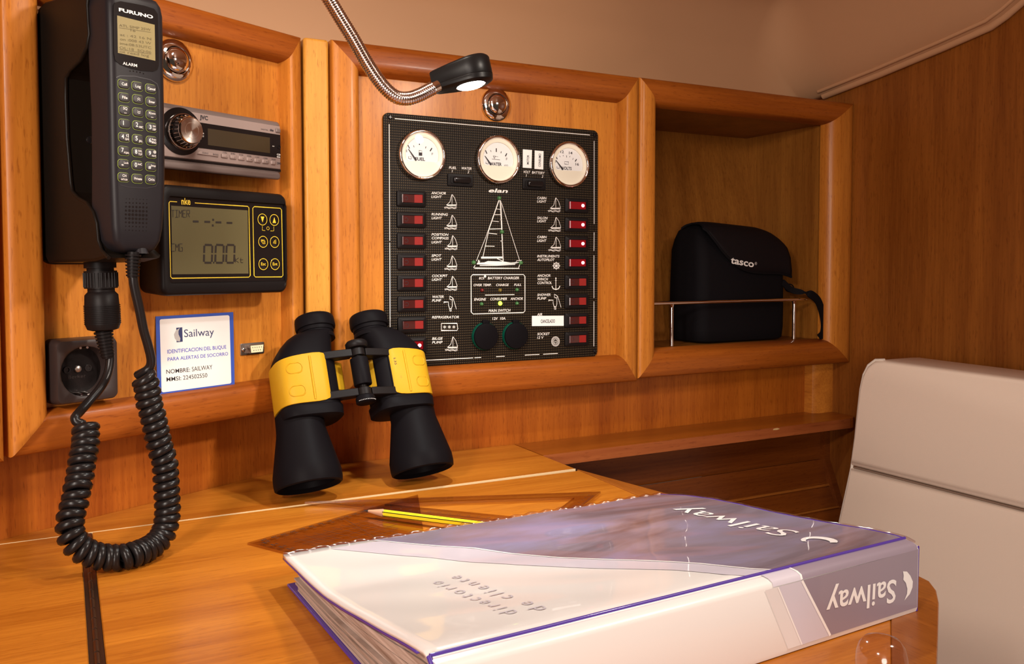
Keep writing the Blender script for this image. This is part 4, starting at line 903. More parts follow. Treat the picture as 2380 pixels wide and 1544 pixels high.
# glass over the display
gl = [hp(ch1, *p) for p in ((900, 30), (885, 60), (883, 200), (890, 600), (905, 680), (960, 725), (1080, 770), (1200, 795), (1330, 803), (1375, 785), (1392, 740), (1390, 480), (1380, 160), (1340, 100), (1230, 65), (1080, 35), (960, 15))]
gl = [(min(max(x, lx+.0030), rx-.0030), y) for x, y in gl]
q = MB(); q.prism(gl, HF-.001, HF+.0005, blk_gloss); z_ = HF+.0006
scr = mat('amber_lit_lcd', (.17, .125, .035), .4, emit=(.46, .33, .10), es=.16); lcdt = mat('dark_amber_lcd_text', (.095, .065, .018), .5, emit=(.46, .33, .10), es=.05)
S4 = [hp(ch1, *p) for p in ((930, 597), (1350, 680), (1345, 265), (925, 190))]
sx0, sx1 = (S4[0][0]+S4[3][0])/2, min((S4[1][0]+S4[2][0])/2, rx-.006); sy0 = (S4[0][1]+S4[1][1])/2; sy1 = (S4[2][1]+S4[3][1])/2
q.poly([(sx0, sy0), (sx1, sy0), (sx1, sy1), (sx0, sy1)], z_, scr)
def ht(t_, cv, a, b_, h, mt, bold=0.0, zz=None): q.text(t_, hp(cv, *a), hp(cv, *b_), h/cvs(cv)*HM.scale(*cv(*a), HF), zz or (z_+.0002), mt, bold)
def cvs(cv): return 4.825 if cv is ch1 else 4.54
ht('FURUNO', ch1, (941, 126), (1325, 212), 36, white_ink, .035); ht('ALARM', ch1, (986, 726), (1146, 754), 32, white_ink, .012)
for t_, a, b_ in (('ATL SIMP 25W', (945, 298), (1300, 350)), ('16', (1075, 352), (1128, 362)), ('at : 42 16 N', (955, 402), (1305, 453)), ('on :008 43 W', (955, 452), (1305, 502)), ('ime:08:53UTC', (955, 500), (1305, 552)), ('OL:18  SQ:06', (950, 548), (1305, 602)), ('ot read log', (950, 590), (1280, 642))): ht(t_, ch1, a, b_, 28, lcdt)
q.ribbon([hp(ch1, 945, 312), hp(ch1, 1300, 364)], .0003, z_+.0002, lcdt); q.ribbon([hp(ch1, 945, 556), hp(ch1, 1305, 610)], .0003, z_+.0002, lcdt)
q.build('display', HS, smooth=20)
q = MB()
for k in range(5): q.prism(circ(.0006, 8, *hp(ch1, 1072+k*37.5, 798+k*7+(-6 if k in (1, 2, 3) else 0))), HF, HF+.00015, blk_gloss)
q.build('earpiece_holes', HS, smooth=0); q = MB()
for r in range(9):
    for k in range(7):
        rr = [.00035, .0006, .0009, .00105, .00115, .00105, .0009, .0006, .0004][r]*(.8 if k in (0, 6) else 1)
        q.prism(circ(rr, 8, *hp(ch2, 968+k*36.3-(r*.6), 736+r*41.3+k*1.5)), HF, HF+.00015, blk_gloss)
q.build('speaker_grille', HS, smooth=0)
keym = mat('black_rubber_key', (.022, .018, .020), .45); glow = mat('yellow_green_key_glow', (.25, .32, .05), .5, emit=(.36, .46, .06), es=.22)
KX = [[(287, 196), (318.8, 201), (350, 206.6)], [(288, 227), (320.4, 231), (351, 237)], [(289, 257), (320.8, 261.5), (351.5, 267.4)], [(289.3, 288), (321, 292), (352, 296.8)], [(288.2, 319.4), (320, 323.8), (352, 327.5)], [(287.7, 351), (319.6, 354.6), (351.4, 357.7)], [(287, 381.5), (319, 384.8), (350.5, 387.7)], [(287, 412.3), (319, 415.6), (350, 417.8)]]
LEG = [[[('Call', 0, -.3, 30, 26)], [('Log', 0, -.3, 30, 26)], [('Cancel', 0, -.3, 44, 24)]], [[('File', 0, -.3, 30, 26)], ['up'], [('Enter', 0, -.3, 36, 24)]],
       [[('SQ', 0, .15, 24, 26), ('<<', 0, -.75, 14, 14)], ['dn'], [('SQ.auto', 0, .15, 40, 20), ('>>', 0, -.75, 14, 14)]],
       [[('1', -.42, -.35, 8, 42)], [('2', -.45, -.35, 13, 42), ('ABC', .42, -.55, 25, 20)], [('3', -.45, -.4, 13, 40), ('DW', .42, .1, 18, 18), ('DEF', .42, -.62, 20, 20)]],
       [[('4', -.45, -.35, 14, 42), ('GHI', .42, -.62, 22, 22)], [('5', -.45, -.35, 13, 42), ('JKL', .45, -.62, 22, 20)], [('6', -.5, -.4, 13, 40), ('Scan', .35, .12, 26, 18), ('MNO', .35, -.62, 28, 22)]],
       [[('7', -.45, -.3, 13, 40), ('PQRS', .38, -.6, 28, 18)], [('8', -.5, -.35, 13, 40), ('H/L', .4, .12, 22, 20), ('TUV', .4, -.62, 24, 22)], [('9', -.5, -.35, 13, 40), ('WXYZ', .4, -.68, 26, 18)]],
       [[('*', -.4, -.7, 14, 40), ('Lock', .4, .08, 26, 20)], [('0', -.5, -.4, 13, 42), ('IntC', .4, .08, 24, 20)], [('#', -.45, -.5, 16, 30), ('Setup', .35, .05, 28, 18)]],
       [[('CH', 0, .08, 22, 24), ('INT/USA', 0, -.72, 36, 18)], [('Private', 0, -.3, 44, 24)], [('CH16', 0, -.3, 36, 24)]]]
ks = HM.scale(310, 300, HF); kw = abs(HM.p(301, 300, HF)[0]-HM.p(275, 296, HF)[0])*1.0; kh = 20.5*ks
for r in range(8):
    for c_ in range(3):
        x, y = HM.p(*KX[r][c_], HF); q = MB(Matrix.Translation((x, y, HF-.0001)))
        P = rrect(kw, kh, kh*.36, 6); q.prism([(a*1.05, b_*1.07) for a, b_ in P], 0, .0003, glow); q.prism(P, 0, .0013, keym, .0008)
        u_ = kw/2/62; 
        for it in LEG[r][c_]:
            if it == 'up' or it == 'dn':
                s2 = 1 if it == 'up' else -1
                for k in (-1, 1): q.ribbon([(-.0013, k*.0006-s2*.0004), (0, k*.0006+s2*.0004), (.0013, k*.0006-s2*.0004)], .0003, .00145, white_ink)
            else:
                t_, fx, fy, ww, hh = it; wd = ww*2.05/130*kw; hx = fx*kw*.42; yy = fy*kh*.5
                q.text(t_, (hx-wd/2, yy), (hx+wd/2, yy), hh/4.825*ks*(.75 if t_ in '*' else 1.12), .00145, white_ink, .012)
        if (r, c_) == (4, 0): q.ribbon([(kw*.13, kh*.12), (kw*.24, kh*.12), (kw*.32, kh*.02), (kw*.32, kh*.42), (kw*.24, kh*.30), (kw*.13, kh*.30)], .0003, .00145, white_ink, True)
        if (r, c_) == (5, 2): q.ribbon(circ(.0011, 14, kw*.25, kh*.22), .0003, .00145, white_ink, True); q.ribbon(circ(.0005, 10, kw*.25, kh*.22), .0003, .00145, white_ink, True)
        q.build('key', HS, smooth=50)
q = MB(); q.ribbon([hp(ch1, *p) for p in ((915, 870), (960, 850), (1120, 855), (1300, 895), (1375, 940), (1395, 1010), (1400, 1250), (1402, 1540))]+[hp(ch2, *p) for p in ((1305, 300), (1302, 560), (1280, 605), (1180, 625), (1000, 615), (900, 590))], .0006, HF+.0002, mat('keypad_groove', (.02, .016, .02), .3)); q.build('keypad_outline', HS, smooth=0)

# cord: strain relief, straight lead, long coil lying on the table, lead up to the plug under the cradle
def LW(px, py, c):
    P = LP(px, py, -c); return LO+EU*P[0]-EV*c+ZUP*P[1]
HI = HM.I
cord = MB(HI)
cpts = [(309, 590, .096), (309.5, 645, .096), (313.5, 674, .096), (324, 720, .096), (333, 765, .095), (343, 800, .094), (351, 834, .092), (349, 852, .090), (340, 862, .088)]
coil = [(330, 872), (341, 896), (347, 938), (354, 960), (362, 995), (370, 1032), (376, 1052), (383, 1073), (386, 1115), (388, 1152), (389.5, 1183), (388, 1209), (380, 1240), (364.5, 1261), (343.5, 1276.5), (317.7, 1287), (291.5, 1294.5), (265.5, 1297), (234, 1294.5), (208, 1287), (184, 1273), (167, 1250), (162.5, 1224), (165.5, 1198), (174.5, 1167), (179.7, 1136), (185, 1115), (190, 1078.5), (195, 1052.5), (199, 1031.6), (199, 1011), (199.5, 988)]
lead = [(190, 985, .064), (178, 981, .062), (175, 970, .060), (185, 958, .056), (209, 931, .050), (233, 902, .046), (250, 870, .043), (256, 838, .041), (254, 815, .040)]
n = len(coil); CP = []
for i, (x, y) in enumerate(coil):
    t = i/(n-1); c = .088+(.105-.088)*min(1, t/.45) if t < .5 else .105-(.105-.066)*((t-.5)/.5)**1.2
    P = LW(x, y, c)
    if P.z < .0108: P = DP(x, y, .0108)
    CP.append(P)
# smooth resample
def cat(P, k=12):
    out = []
    for i in range(len(P)-1):
        p0, p1, p2, p3 = P[max(i-1, 0)], P[i], P[i+1], P[min(i+2, len(P)-1)]
        for j in range(k):
            t = j/k; out.append(.5*((2*p1)+(p2-p0)*t+(2*p0-5*p1+4*p2-p3)*t*t+(3*p1-p0-3*p2+p3)*t*t*t))
    return out+[P[-1]]
C_ = cat(CP, 30); acc = [0.0]
for a, b_ in zip(C_[:-1], C_[1:]): acc.append(acc[-1]+(b_-a).length)
TOT = acc[-1]; TURNS = 45; NP = TURNS*16
def at_s(s):
    lo, hi = 0, len(acc)-1
    while hi-lo > 1:
        m_ = (lo+hi)//2
        if acc[m_] <= s: lo = m_
        else: hi = m_
    t = (s-acc[lo])/max(1e-9, acc[hi]-acc[lo]); return C_[lo].lerp(C_[hi], t), (C_[hi]-C_[lo]).normalized()
RC, RWI = .0070, .0037; hel = []; up_ = EV.copy()
for i in range(NP+1):
    u = i/NP
    # turns lie closer together at the two ends, stretched in the bend
    s = TOT*(u-.006*sin(4*pi*u)); P, t = at_s(s); up_ = (up_-t*up_.dot(t)).normalized(); bb = t.cross(up_)
    th = 2*pi*TURNS*u; hel.append(P+up_*(RC*cos(th))+bb*(RC*sin(th)))
path = cat([LW(*p) for p in cpts], 5)+hel+cat([LW(*p) for p in lead], 5)
cord.tube(path, RWI, blk_gloss_c := mat('shiny_black_cord', (.010, .008, .008), .30, spec=.3), 9)
cd_ = cord.build('coiled_cord', HS, smooth=80)
q = MB(HI); Pa, Pb = LW(309.5, 586, .096), LW(308, 646, .096); d = (Pb-Pa)
q.tube([Pa+d*t for t in (0, .5, 1)], [.0045, .0043, .0038], blk, 14)
for k in range(7): q.tube([Pa+d*(.10+k*.13), Pa+d*(.10+k*.13+.07)], [.0062-k*.0002, .0060-k*.0002], blk, 16)
q.build('strain_relief', cd_, smooth=40)
# plug and its coupling under the cradle
q = MB(HI); A0, A1 = LW(232, 603, .040), LW(235, 670, .040); B1 = LW(240, 768, .040); D1 = LW(251, 832, .040)
q.tube([A0, A0.lerp(A1, .30)], .0125, blk, 20); q.tube([A0.lerp(A1, .28), A0.lerp(A1, .42)], .0105, blk, 20); q.tube([A0.lerp(A1, .40), A1], [.0128, .0130], blk, 28)
for k in range(28):
    a = 2*pi*k/28; ax = (A1-A0).normalized(); e1 = ax.cross(EV).normalized(); e2 = ax.cross(e1); o_ = e1*(.0130*cos(a))+e2*(.0130*sin(a)); q.tube([A0.lerp(A1, .46)+o_, A0.lerp(A1, .96)+o_], .0006, blk, 5)
q.build('coupling', cd_, smooth=40)
q = MB(HI); q.tube([A1.lerp(B1, -.02), A1.lerp(B1, .08), A1.lerp(B1, .16), A1.lerp(B1, .42), A1.lerp(B1, .85), A1.lerp(B1, .97), B1], [.0105, .0105, .0130, .0135, .0138, .0122, .0090], blk, 28)
for k in range(11): t = .40+k*.042; q.tube([A1.lerp(B1, t), A1.lerp(B1, t+.018)], .0142, blk, 28)
q.tube([B1, D1], [.0062, .0046], blk, 16)
for k in range(8): t = .04+k*.118; q.tube([B1.lerp(D1, t), B1.lerp(D1, t+.06)], .0076-.0003*k, blk, 18)
q.build('plug', cd_, smooth=40)

# ------------------------------------------------------------------ binoculars leaning against the cupboards
ax = Vector((.0003, -.4306, .9026)).cross(Vector((0, 0, 0)))
BX = Vector((.9987, .0517, .0003)); BY = Vector((-.0465, .9014, -.4306)); BZ = Vector((-.0226, .4300, .9026))
BX, BY, BZ = BX.normalized(), BY.normalized(), BZ.normalized()
BMt = frame(Vector((.1039, -.0921, .0143)), BX, BY, BZ); BP = Plane(BMt)
BN = empty('binoculars', BMt, 'black and yellow rubber-armoured binoculars standing on the table and leaning on the cupboard doors', 'binoculars')
yarm = mat('yellow_rubber_armour', (.50, .272, .011), .5, spec=.2, bump=.05, bscale=1500); yarm_b = mat('yellow_rubber_side', (.50, .268, .011), .5, spec=.2)
lens = bpy.data.materials.new('amber_coated_lens'); lens.use_nodes = True
_p = lens.node_tree.nodes['Principled BSDF']; _p.inputs['Base Color'].default_value = (.05, .02, .004, 1); _p.inputs['Roughness'].default_value = .05; _p.inputs['Coat Weight'].default_value = 1; _p.inputs['Specular Tint'].default_value = (1, .55, .15, 1)
def sup(cx, cy, rx, ry, z, e=2.0, n=40, tx=0):
    out = []
    for i in range(n):
        a = 2*pi*i/n; c, s_ = cos(a), sin(a); out.append((cx+rx*abs(c)**(2/e)*(1 if c >= 0 else -1), cy+ry*abs(s_)**(2/e)*(1 if s_ >= 0 else -1), z))
    return out
for s in (-1, 1):
    ox, oy = s*.0632, .000; ex, ey = s*.0314, .0
    # objective barrel
    q = MB(); q.rings([sup(ox, oy, r, r, z) for z, r in ((.004, .0275), (.003, .0300), (.0, .0322), (.0012, .0340), (.006, .0347), (.014, .0345), (.0185, .0336), (.040, .0290), (.058, .0252), (.076, .0245))], blk_rub, (False, True))
    q.rings([sup(ox, oy, r, r, z) for z, r in ((.004, .0275), (.010, .0262), (.011, .0235))], blk_rub, (False, False)); ob = q.build('objective_barrel', BN, smooth=40)
    q = MB(); q.rings([sup(ox, oy, r, r, z) for z, r in ((.0130, .024), (.0105, .017), (.0096, .008), (.0094, .0005))], lens, (False, True)); lo_ = q.build('objective_lens', ob, smooth=80); fixn(lo_)
    # prism housing and shoulder
    hx = s*.0520; hrx, hry = .0325, .0300
    q = MB(); q.rings([sup(hx, oy, a, b_, z, e) for z, a, b_, e in ((.0670, .0305, .028, 3.2), (.0682, .0330, .030, 3.2), (.0780, .0337, .0305, 3.2), (.0792, .0325, .0295, 3.4))], blk_rub); q.build('housing_plate', BN, smooth=50)
    rs = [sup(hx, oy, .0315, .0288, .0785, 3.4), sup(hx, oy, .0315, .0288, .130, 3.4), sup(hx, oy, .0308, .0282, .135, 3.2)]
    for t in (.15, .35, .55, .75, .9, 1.0):
        k = sin(t*pi/2); e = 3.2-(1.2*t); cx_ = hx+(ex-hx)*(t**1.25); rx_ = .0308+(.0190-.0308)*(t**1.1); rs.append(sup(cx_, oy, rx_, .0282+(.0190-.0282)*t, .135+.029*k, e))
    q = MB(); q.rings(rs, blk_rub); q.build('prism_housing', BN, smooth=50)
    # yellow armour: strip of the housing skin
    def shell(a0, a1, z0, z1, o, mt, name, lab=None, fr=.006):
        q = MB(); n = 36; rs = []
        Z_ = [(z0, 0), (z0, 1), (z0+.002, 1), (z1-.002, 1), (z1, 1), (z1, 0)]
        rows = []
        for i in range(n+1):
            a = radians(a0+(a1-a0)*i/n); c, s_ = cos(a), sin(a); e = 3.4
            f = min(1, min(i, n-i)/4.0); cut = .0085*(1-sqrt(max(0, 1-(1-f)**2)))
            bx_ = abs(c)**(2/e)*(1 if c >= 0 else -1); by_ = abs(s_)**(2/e)*(1 if s_ >= 0 else -1)
            row = []
            for z, k in ((z0+cut, -.5), (z0+cut, 1), (z0+cut+.0012, 1.25), (z1-cut-.0012, 1.25), (z1-cut, 1), (z1-cut, -.5)):
                oo = o*k if 0 < i < n else min(0, o*k)
                row.append((hx+s*bx_*(.0315+oo), oy+by_*(.0288+oo), z+.006*s*0+ (-bx_*.004 if z > .1 else 0)))
            rows.append(row)
        q.rings(rows, mt, (True, True), True); o_ = q.build(name, BN, smooth=45); fixn(o_)
        if lab: o_['label'] = lab
        return o_
    g = shell(-112, 140, .0805, .1335, .0016, yarm, 'grip_armour', 'yellow rubber grip panel')
    q = MB(); P = [(s*.0340, -.0240), (s*.0115, -.0080), (s*.0115, .0120), (s*.0300, .0200)]
    q.prism(P, .0955, .1275, yarm_b); oi_ = q.build('inner_armour', BN, smooth=20, bevel=.001); fixn(oi_); oi_['label'] = 'yellow inner panel'
    # thumb pads as thin raised rims following the corner
    rm = MB()
    for zc in (.0935, .1180):
        pts = []
        for x, z in rrect(.0190, .0110, .0054, 7, 0, 0):
            # wrap around the housing skin: arc-length x -> angle
            a = radians(-90-s*0) ; t = s*(.0175)+x*.80
            c = max(-.999, min(.999, (t)/.0331)); yy = -.0305*(1-abs(c)**3.4)**(1/3.4)
            pts.append((hx+t, yy-.0002, zc+z))
        rm.tube(pts+[pts[0]], .0007, yarm, 6, (False, False))
    t = s*.006
    t = s*.001
    rm.tube([(hx+t, -.0306, .083), (hx+t, -.0309, .086), (hx+t, -.0309, .127), (hx+t, -.0306, .130)], .0013, yarm, 8)
    rm.build('grip_relief', g, smooth=60)
    if s > 0:
        q = MB(); 
        for (x0, z0, t_, h) in ((.0400, .122, 'L35', .0024), (.0440, .101, '::', .0016)):
            q.text(t_, (x0, z0), (x0, z0-.008 if h > .002 else z0-.0025), h, 0, black_ink)
        o_ = q.build('worn_print', g, Matrix(((1, 0, 0, 0), (0, 0, 1, -.0312), (0, 1, 0, 0), (0, 0, 0, 1))) if 0 else None, smooth=0)
        for v in o_.data.vertices: v.co = (v.co.x, -.03085, v.co.y)
    # eyepiece and eyecup
    q = MB(); q.rings([sup(ex, oy, r, r, z) for z, r in ((.158, .0196), (.163, .0190), (.164, .0182), (.1660, .0182), (.1662, .0192), (.172, .0196))], blk_rub, (True, True)); q.build('eyepiece_tube', BN, smooth=40)
    q = MB(); q.rings([sup(ex, oy, r, r, z) for z, r in ((.1700, .0200), (.1705, .0213), (.1725, .0218), (.1800, .0216), (.1832, .0210), (.1845, .0198), (.1840, .0182), (.176, .0150), (.170, .0090), (.169, .0005))], blk_rub, (False, True)); ec = q.build('eyecup', BN, smooth=40)
    # bridge arms
    for z in (.1300, .0860):
        q = MB(); x0_, x1_ = s*.0385, s*.0075
        P = [(x0_, -.0290), (x0_, -.0140), (x1_, -.0240), (x1_, -.0350), (s*.030, -.0310)]
        q.prism([(x, y) for x, y in (P if s > 0 else P)], z-.0042, z+.0042, blk); o_ = q.build('bridge_arm', BN, smooth=20, bevel=.0008); fixn(o_)
    q = MB(); q.box(min(s*.0400, s*.034), max(s*.0400, s*.034), -.0288, -.012, .086, .130, blk_rub); q.build('side_rail', BN, bevel=.001)
q = MB(); cy_ = -.0310; T_ = Matrix.Translation((0, cy_, 0))
q.lathe([(.0040, .078), (.0040, .138)], blk, 20, T_); q.lathe([(.0092, .0935), (.0096, .0945), (.0096, .1225), (.0092, .1235)], blk_rub, 36, T_); q.build('focus_wheel', BN, smooth=40)
for z in (.1300, .0860): q = MB(); q.lathe([(.0072, z-.0040), (.0076, z-.0036), (.0076, z+.0036), (.0072, z+.0040)], blk, 28, T_); q.build('hinge_pin', BN, smooth=40)
q = MB(); q.lathe([(.0070, .1345), (.0105, .1350), (.0120, .1370), (.0120, .1405), (.0105, .1425), (0, .1428)], blk, 36, T_); q.build('hinge_cap', BN, smooth=40)
q = MB(); q.lathe([(0, .0735), (.0092, .0735), (.0104, .0745), (.0104, .0790), (.0092, .0815)], blk_rub, 36, T_)
for k in range(14): a = radians(-150+k*9); q.box(-.0003, .0003, -.0002, .0001, 0, .0006, white_ink, Matrix.Translation((.0104*cos(a), cy_+.0104*sin(a), .0752))@Matrix.Rotation(a+pi/2, 4, 'Z'))
q.build('tripod_cap', BN, smooth=40)

# ------------------------------------------------------------------ gooseneck lamp
YL = -.245
cl_ = lambda x, y: (720+x/4.76, y/4.76)
np_path = [(738, -60), (752, -24), (772, 10), (795, 48), (822, 92), (848, 138), (872, 176), (897, 207), (922, 226), (948, 229), (972, 222), (992, 212), (1006, 205)]
G3 = [RP(x, y, YL) for x, y in np_path]
hd = RP(1010, 203, YL)
LMt = Matrix.Translation(RP(738, -60, YL)); LI = LMt.inverted()
LM_ = empty('gooseneck_lamp', LMt, 'chrome gooseneck reading lamp hanging down with a lit black head', 'lamp')
gp = cat(G3, 24); acc2 = [0]
for a, b_ in zip(gp[:-1], gp[1:]): acc2.append(acc2[-1]+(b_-a).length)
rad = []; P2 = []
i = 0; s_ = 0; Ls = acc2[-1]
NSEG = int(Ls/.00050)
for k in range(NSEG+1):
    s_ = Ls*k/NSEG
    while i < len(acc2)-2 and acc2[i+1] < s_: i += 1
    t = (s_-acc2[i])/max(1e-9, acc2[i+1]-acc2[i]); P2.append(gp[i].lerp(gp[i+1], t)); rad.append((.0056, .00605, .0061, .0056)[k % 4])
nsteel = mat('gooseneck_steel', (.62, .52, .47), .16, 1.0)
q = MB(LI); q.tube(P2, rad, nsteel, 18); q.build('neck', LM_, smooth=60)
q = MB(LI); dd = (G3[-1]-G3[-3]).normalized(); q.tube([G3[-1]-dd*.008, G3[-1]+dd*.006], .0050, chrome, 20); q.build('collar', LM_, smooth=40)
q = MB(LI); q.tube([G3[0]+Vector((-.006, 0, .026)), G3[0]+Vector((-.004, 0, .012)), G3[0]], [.016, .014, .007], blk, 24); q.build('ceiling_mount', LM_, smooth=40)
hX = (RT*cos(radians(12))+UP*sin(radians(12))); hZ = Vector((-.10, .10, 1)); hZ = (hZ-hX*hZ.dot(hX)).normalized(); hY = hZ.cross(hX)
HC = RP(1073, 172, YL); HMt = frame(HC, hX, hY, hZ); q = MB(LI@HMt)
L2 = .0278
plan = [(-L2, -.0085), (-.010, -.0150)]+[(.0085+.0187*cos(a), .0187*sin(a)) for a in [radians(-105+210*i/20) for i in range(21)]]+[(-.010, .0150), (-L2, .0085)]
zt0, zt1 = .0118, .0092     # top height front / rear
def top(x): return .0062+(x+L2)/(2*L2)*.0060
def botm(x): return -.0118
rs = []
for f, sh in ((0, .90), (.06, .97), (.12, 1.0), (.72, 1.0), (.74, .985), (.76, 1.0), (.93, .97), (1.0, .86)):
    rs.append([(x*(sh if abs(x) > 0 else 1), y*sh, top(x)+(botm(x)-top(x))*f) for x, y in plan])
q.rings(rs, mat('lamp_black_plastic', (.007, .006, .006), .36, spec=.18)); lh = q.build('lamp_head', LM_, smooth=40); fixn(lh)
q = MB(LI@HMt); q.lathe([(.0135, -.0122), (.0125, -.0112), (.0112, -.0112)], chrome, 36, Matrix.Translation((.006, 0, 0)), (False, False)); q.build('lens_ring', lh)
led_w = mat('lit_white_led', (1, 1, 1), .3, emit=(.93, 1.0, .97), es=60)
q = MB(LI@HMt); q.lathe([(.0128, -.0120), (.010, -.0134), (.006, -.0142), (0, -.0145)], led_w, 32, Matrix.Translation((.006, 0, 0))); ll = q.build('lamp_lens', lh, smooth=80); fixn(ll); ll['label'] = 'glowing white lens'
pos = HMt @ Vector((.006, 0, -.0165))
area('reading_lamp_light', pos, pos-hZ, .020, LAMP_W, (.95, 1.0, .98), 'DISK', radians(150))

# ------------------------------------------------------------------ binocular case in the open locker
cloth = mat('black_nylon_cloth', (.004, .003, .004), .8, spec=.15, bump=.25, bscale=1800); cloth_f = mat('black_nylon_flap', (.006, .004, .005), .65, spec=.2, bump=.15, bscale=900)
BG = Plane(MR(.765, .1215, -.040)); BE = empty('binocular_case', BG.M, 'soft black carrying case lying in the open locker behind the fiddle rail', 'case')
cbx = lambda x, y: (1520+x/4.541, 500+y/4.541)
x0 = BG.p(*cbx(500, 700), 0)[0]; x1 = BG.p(*cbx(1390, 650), -.006)[0]; yt_ = BG.p(*cbx(700, 110), -.050)[1]-.002
w_ = x1-x0; cxx = (x0+x1)/2; dpt = .086
def bsec(y, k, kd, cf=0.0, r=.018):
    return [(x, y, z) for x, z in [(p[0], -dpt/2+p[1]) for p in rrect(w_*k, dpt*kd, r*min(1, kd), 7, cxx, cf)]]
q = MB(); rs = [bsec(.0012, .93, .90), bsec(.004, .98, .96), bsec(.02, 1.0, .99), bsec(.05, 1.0, 1.0), bsec(.09, .995, .99), bsec(.12, .985, .96)]
rs += [bsec(yt_-.040, .97, .92, -.002), bsec(yt_-.024, .92, .80, -.004), bsec(yt_-.012, .86, .60, -.006, .014), bsec(yt_-.004, .76, .35, -.008, .008)]
for r in rs:
    for i, (x, y, z) in enumerate(r):
        r[i] = (x, y+.010*(0 if y < .08 else (y-.08)/.09)*(-(x-cxx)/w_*1.2), z)
q.rings(rs, cloth); bo = q.build('case_body', BE, smooth=60); fixn(bo)
# flap: over the top and down the front with a curved hem
prf = [(-.058, -.006), (-.052, -.001), (-.040, .0018), (-.022, .0006), (-.010, -.004), (-.001, -.014), (.0035, -.030), (.0045, -.050), (.004, -.075)]
def hem(t):            # t 0..1 left to right -> how far down the front (fraction of the profile)
    return .10+.86*(1-(1-min(1, t/.62))**2.6) if t < .62 else .96-.10*((t-.62)/.38)**2
rows = []
NX = 28
for i in range(NX+1):
    t = i/NX; x = x0-.0015+(w_+.003)*t; row = []
    h = hem(t); edge = .004*((2*abs(t-.5))**5)+.030*max(0, (t-.70)/.30)**2.6+.006*max(0, (.12-t)/.12)**2
    for j in range(17):
        u = j/16*h*(len(prf)-1) if 0 else j/16*(4+ (len(prf)-5)*h); k = min(int(u), len(prf)-2); f = u-k
        z = prf[k][0]+(prf[k+1][0]-prf[k][0])*f; y = prf[k][1]+(prf[k+1][1]-prf[k][1])*f
        sc_ = lerp([(-.075, 1.005), (-.05, 1.0), (-.03, .975), (-.014, .93), (-.004, .87), (0, .83), (.002, .80)], y); xx = cxx+(x-cxx)*sc_
        row.append((xx, yt_+y-edge*.35-.012*(xx-cxx)/w_, z))
    rows.append(row)
q = MB(); q.rings(rows, cloth_f, (False, False), False); fo = q.build('flap', BE, smooth=80); md = fo.modifiers.new('thick', 'SOLIDIFY'); md.thickness = .0022; md.offset = 0
q = MB(); q.tube([r[-1] for r in rows], .0019, cloth, 8); q.tube([r[0+0] for r in [rows[0]]]+[rows[0][j] for j in range(1, 17)], .0016, cloth, 8); q.build('hem_piping', fo, smooth=60)
q = MB(); zf_ = .0064
a = BG.p(*cbx(808, 508), zf_); b_ = BG.p(*cbx(1052, 552), zf_); q.text('tasco', a, b_, .0100, zf_, white_ink, .022)
q.ribbon(circ(.0021, 16, *BG.p(*cbx(1075, 512), zf_)), .0003, zf_, white_ink, True); q.text('R', BG.p(*cbx(1069, 518), zf_), BG.p(*cbx(1081, 520), zf_), .0020, zf_, white_ink)
q.build('printed_logo', fo, smooth=0)
# strap bulging out on the right
def BW(px, py, c): x, y = BG.p(px, py, c); return Vector((x, y, c))
sp_l = ((1350, 700), (1450, 790), (1560, 815), (1640, 830), (1720, 890), (1765, 990), (1790, 1100), (1795, 1190), (1780, 1260), (1740, 1300))
st = cat([BW(*cbx(x, y), min(.029, -.004+.011*i)) for i, (x, y) in enumerate(sp_l)], 5)
q = MB(); rs = []
for i, p in enumerate(st):
    t = (st[min(i+1, len(st)-1)]-st[max(0, i-1)]).normalized(); n_ = Vector((-t.y, t.x, 0)); h = .012
    n_ = n_*.0062; e_ = Vector((0, 0, .0011)); rs.append([tuple(p+n_+e_), tuple(p+n_-e_), tuple(p-n_-e_), tuple(p-n_+e_)])
q.rings(rs, cloth); o_ = q.build('strap', BE, smooth=50); fixn(o_)
mn = min((o_.data.vertices[i].co.y for i in range(len(o_.data.vertices))))
for v in o_.data.vertices:
    if v.co.y < .0008: v.co.y = .0008
    if v.co.x > .1185: v.co.x = .1185
q = MB(); c = BW(*cbx(1430, 770), -.020); q.tube([(c.x+.009*cos(a), c.y+.006*sin(a), c.z) for a in [2*pi*i/16 for i in range(17)]], .0011, blk, 8); q.build('strap_ring', BE)

# ------------------------------------------------------------------ helm seat on the right
vin = mat('cream_vinyl', (.84, .68, .55), .42, bump=.12, bscale=700, coat=.1); vin_e = mat('pale_vinyl_piping', (.78, .68, .58), .4); seam_m = mat('dark_seam_thread', (.22, .14, .10), .8)
SX = .80
def sy(px, py): P = XP(px, py, SX); return (P.y, P.z)
edge_pts = [sy(*p) for p in ((2100, 845), (2050, 838), (2030, 838), (2014, 850), (2003, 872), (1996, 905), (1990, 960), (1984, 1020), (1975, 1085))]
low_pts = [sy(*p) for p in ((1975, 1087), (1966, 1130), (1955, 1180), (1944, 1232), (1925, 1330), (1905, 1440), (1885, 1560))]
SE = empty('helm_seat', Matrix.Translation((SX, -.45, -.9)), 'tall cream vinyl seat back at the right, with pale piping and a sewn seam', 'seat')
SI = Matrix.Translation((-SX, .45, .9))
far = sy(2380, 882); farm = sy(2380, 1188)
zs = lambda y: edge_pts[-1][1]+(farm[1]-edge_pts[-1][1])*(y-edge_pts[-1][0])/(farm[0]-edge_pts[-1][0])
YF = -1.0
zT = lambda y: edge_pts[0][1]+(far[1]-edge_pts[0][1])*(y-edge_pts[0][0])/(far[0]-edge_pts[0][0])
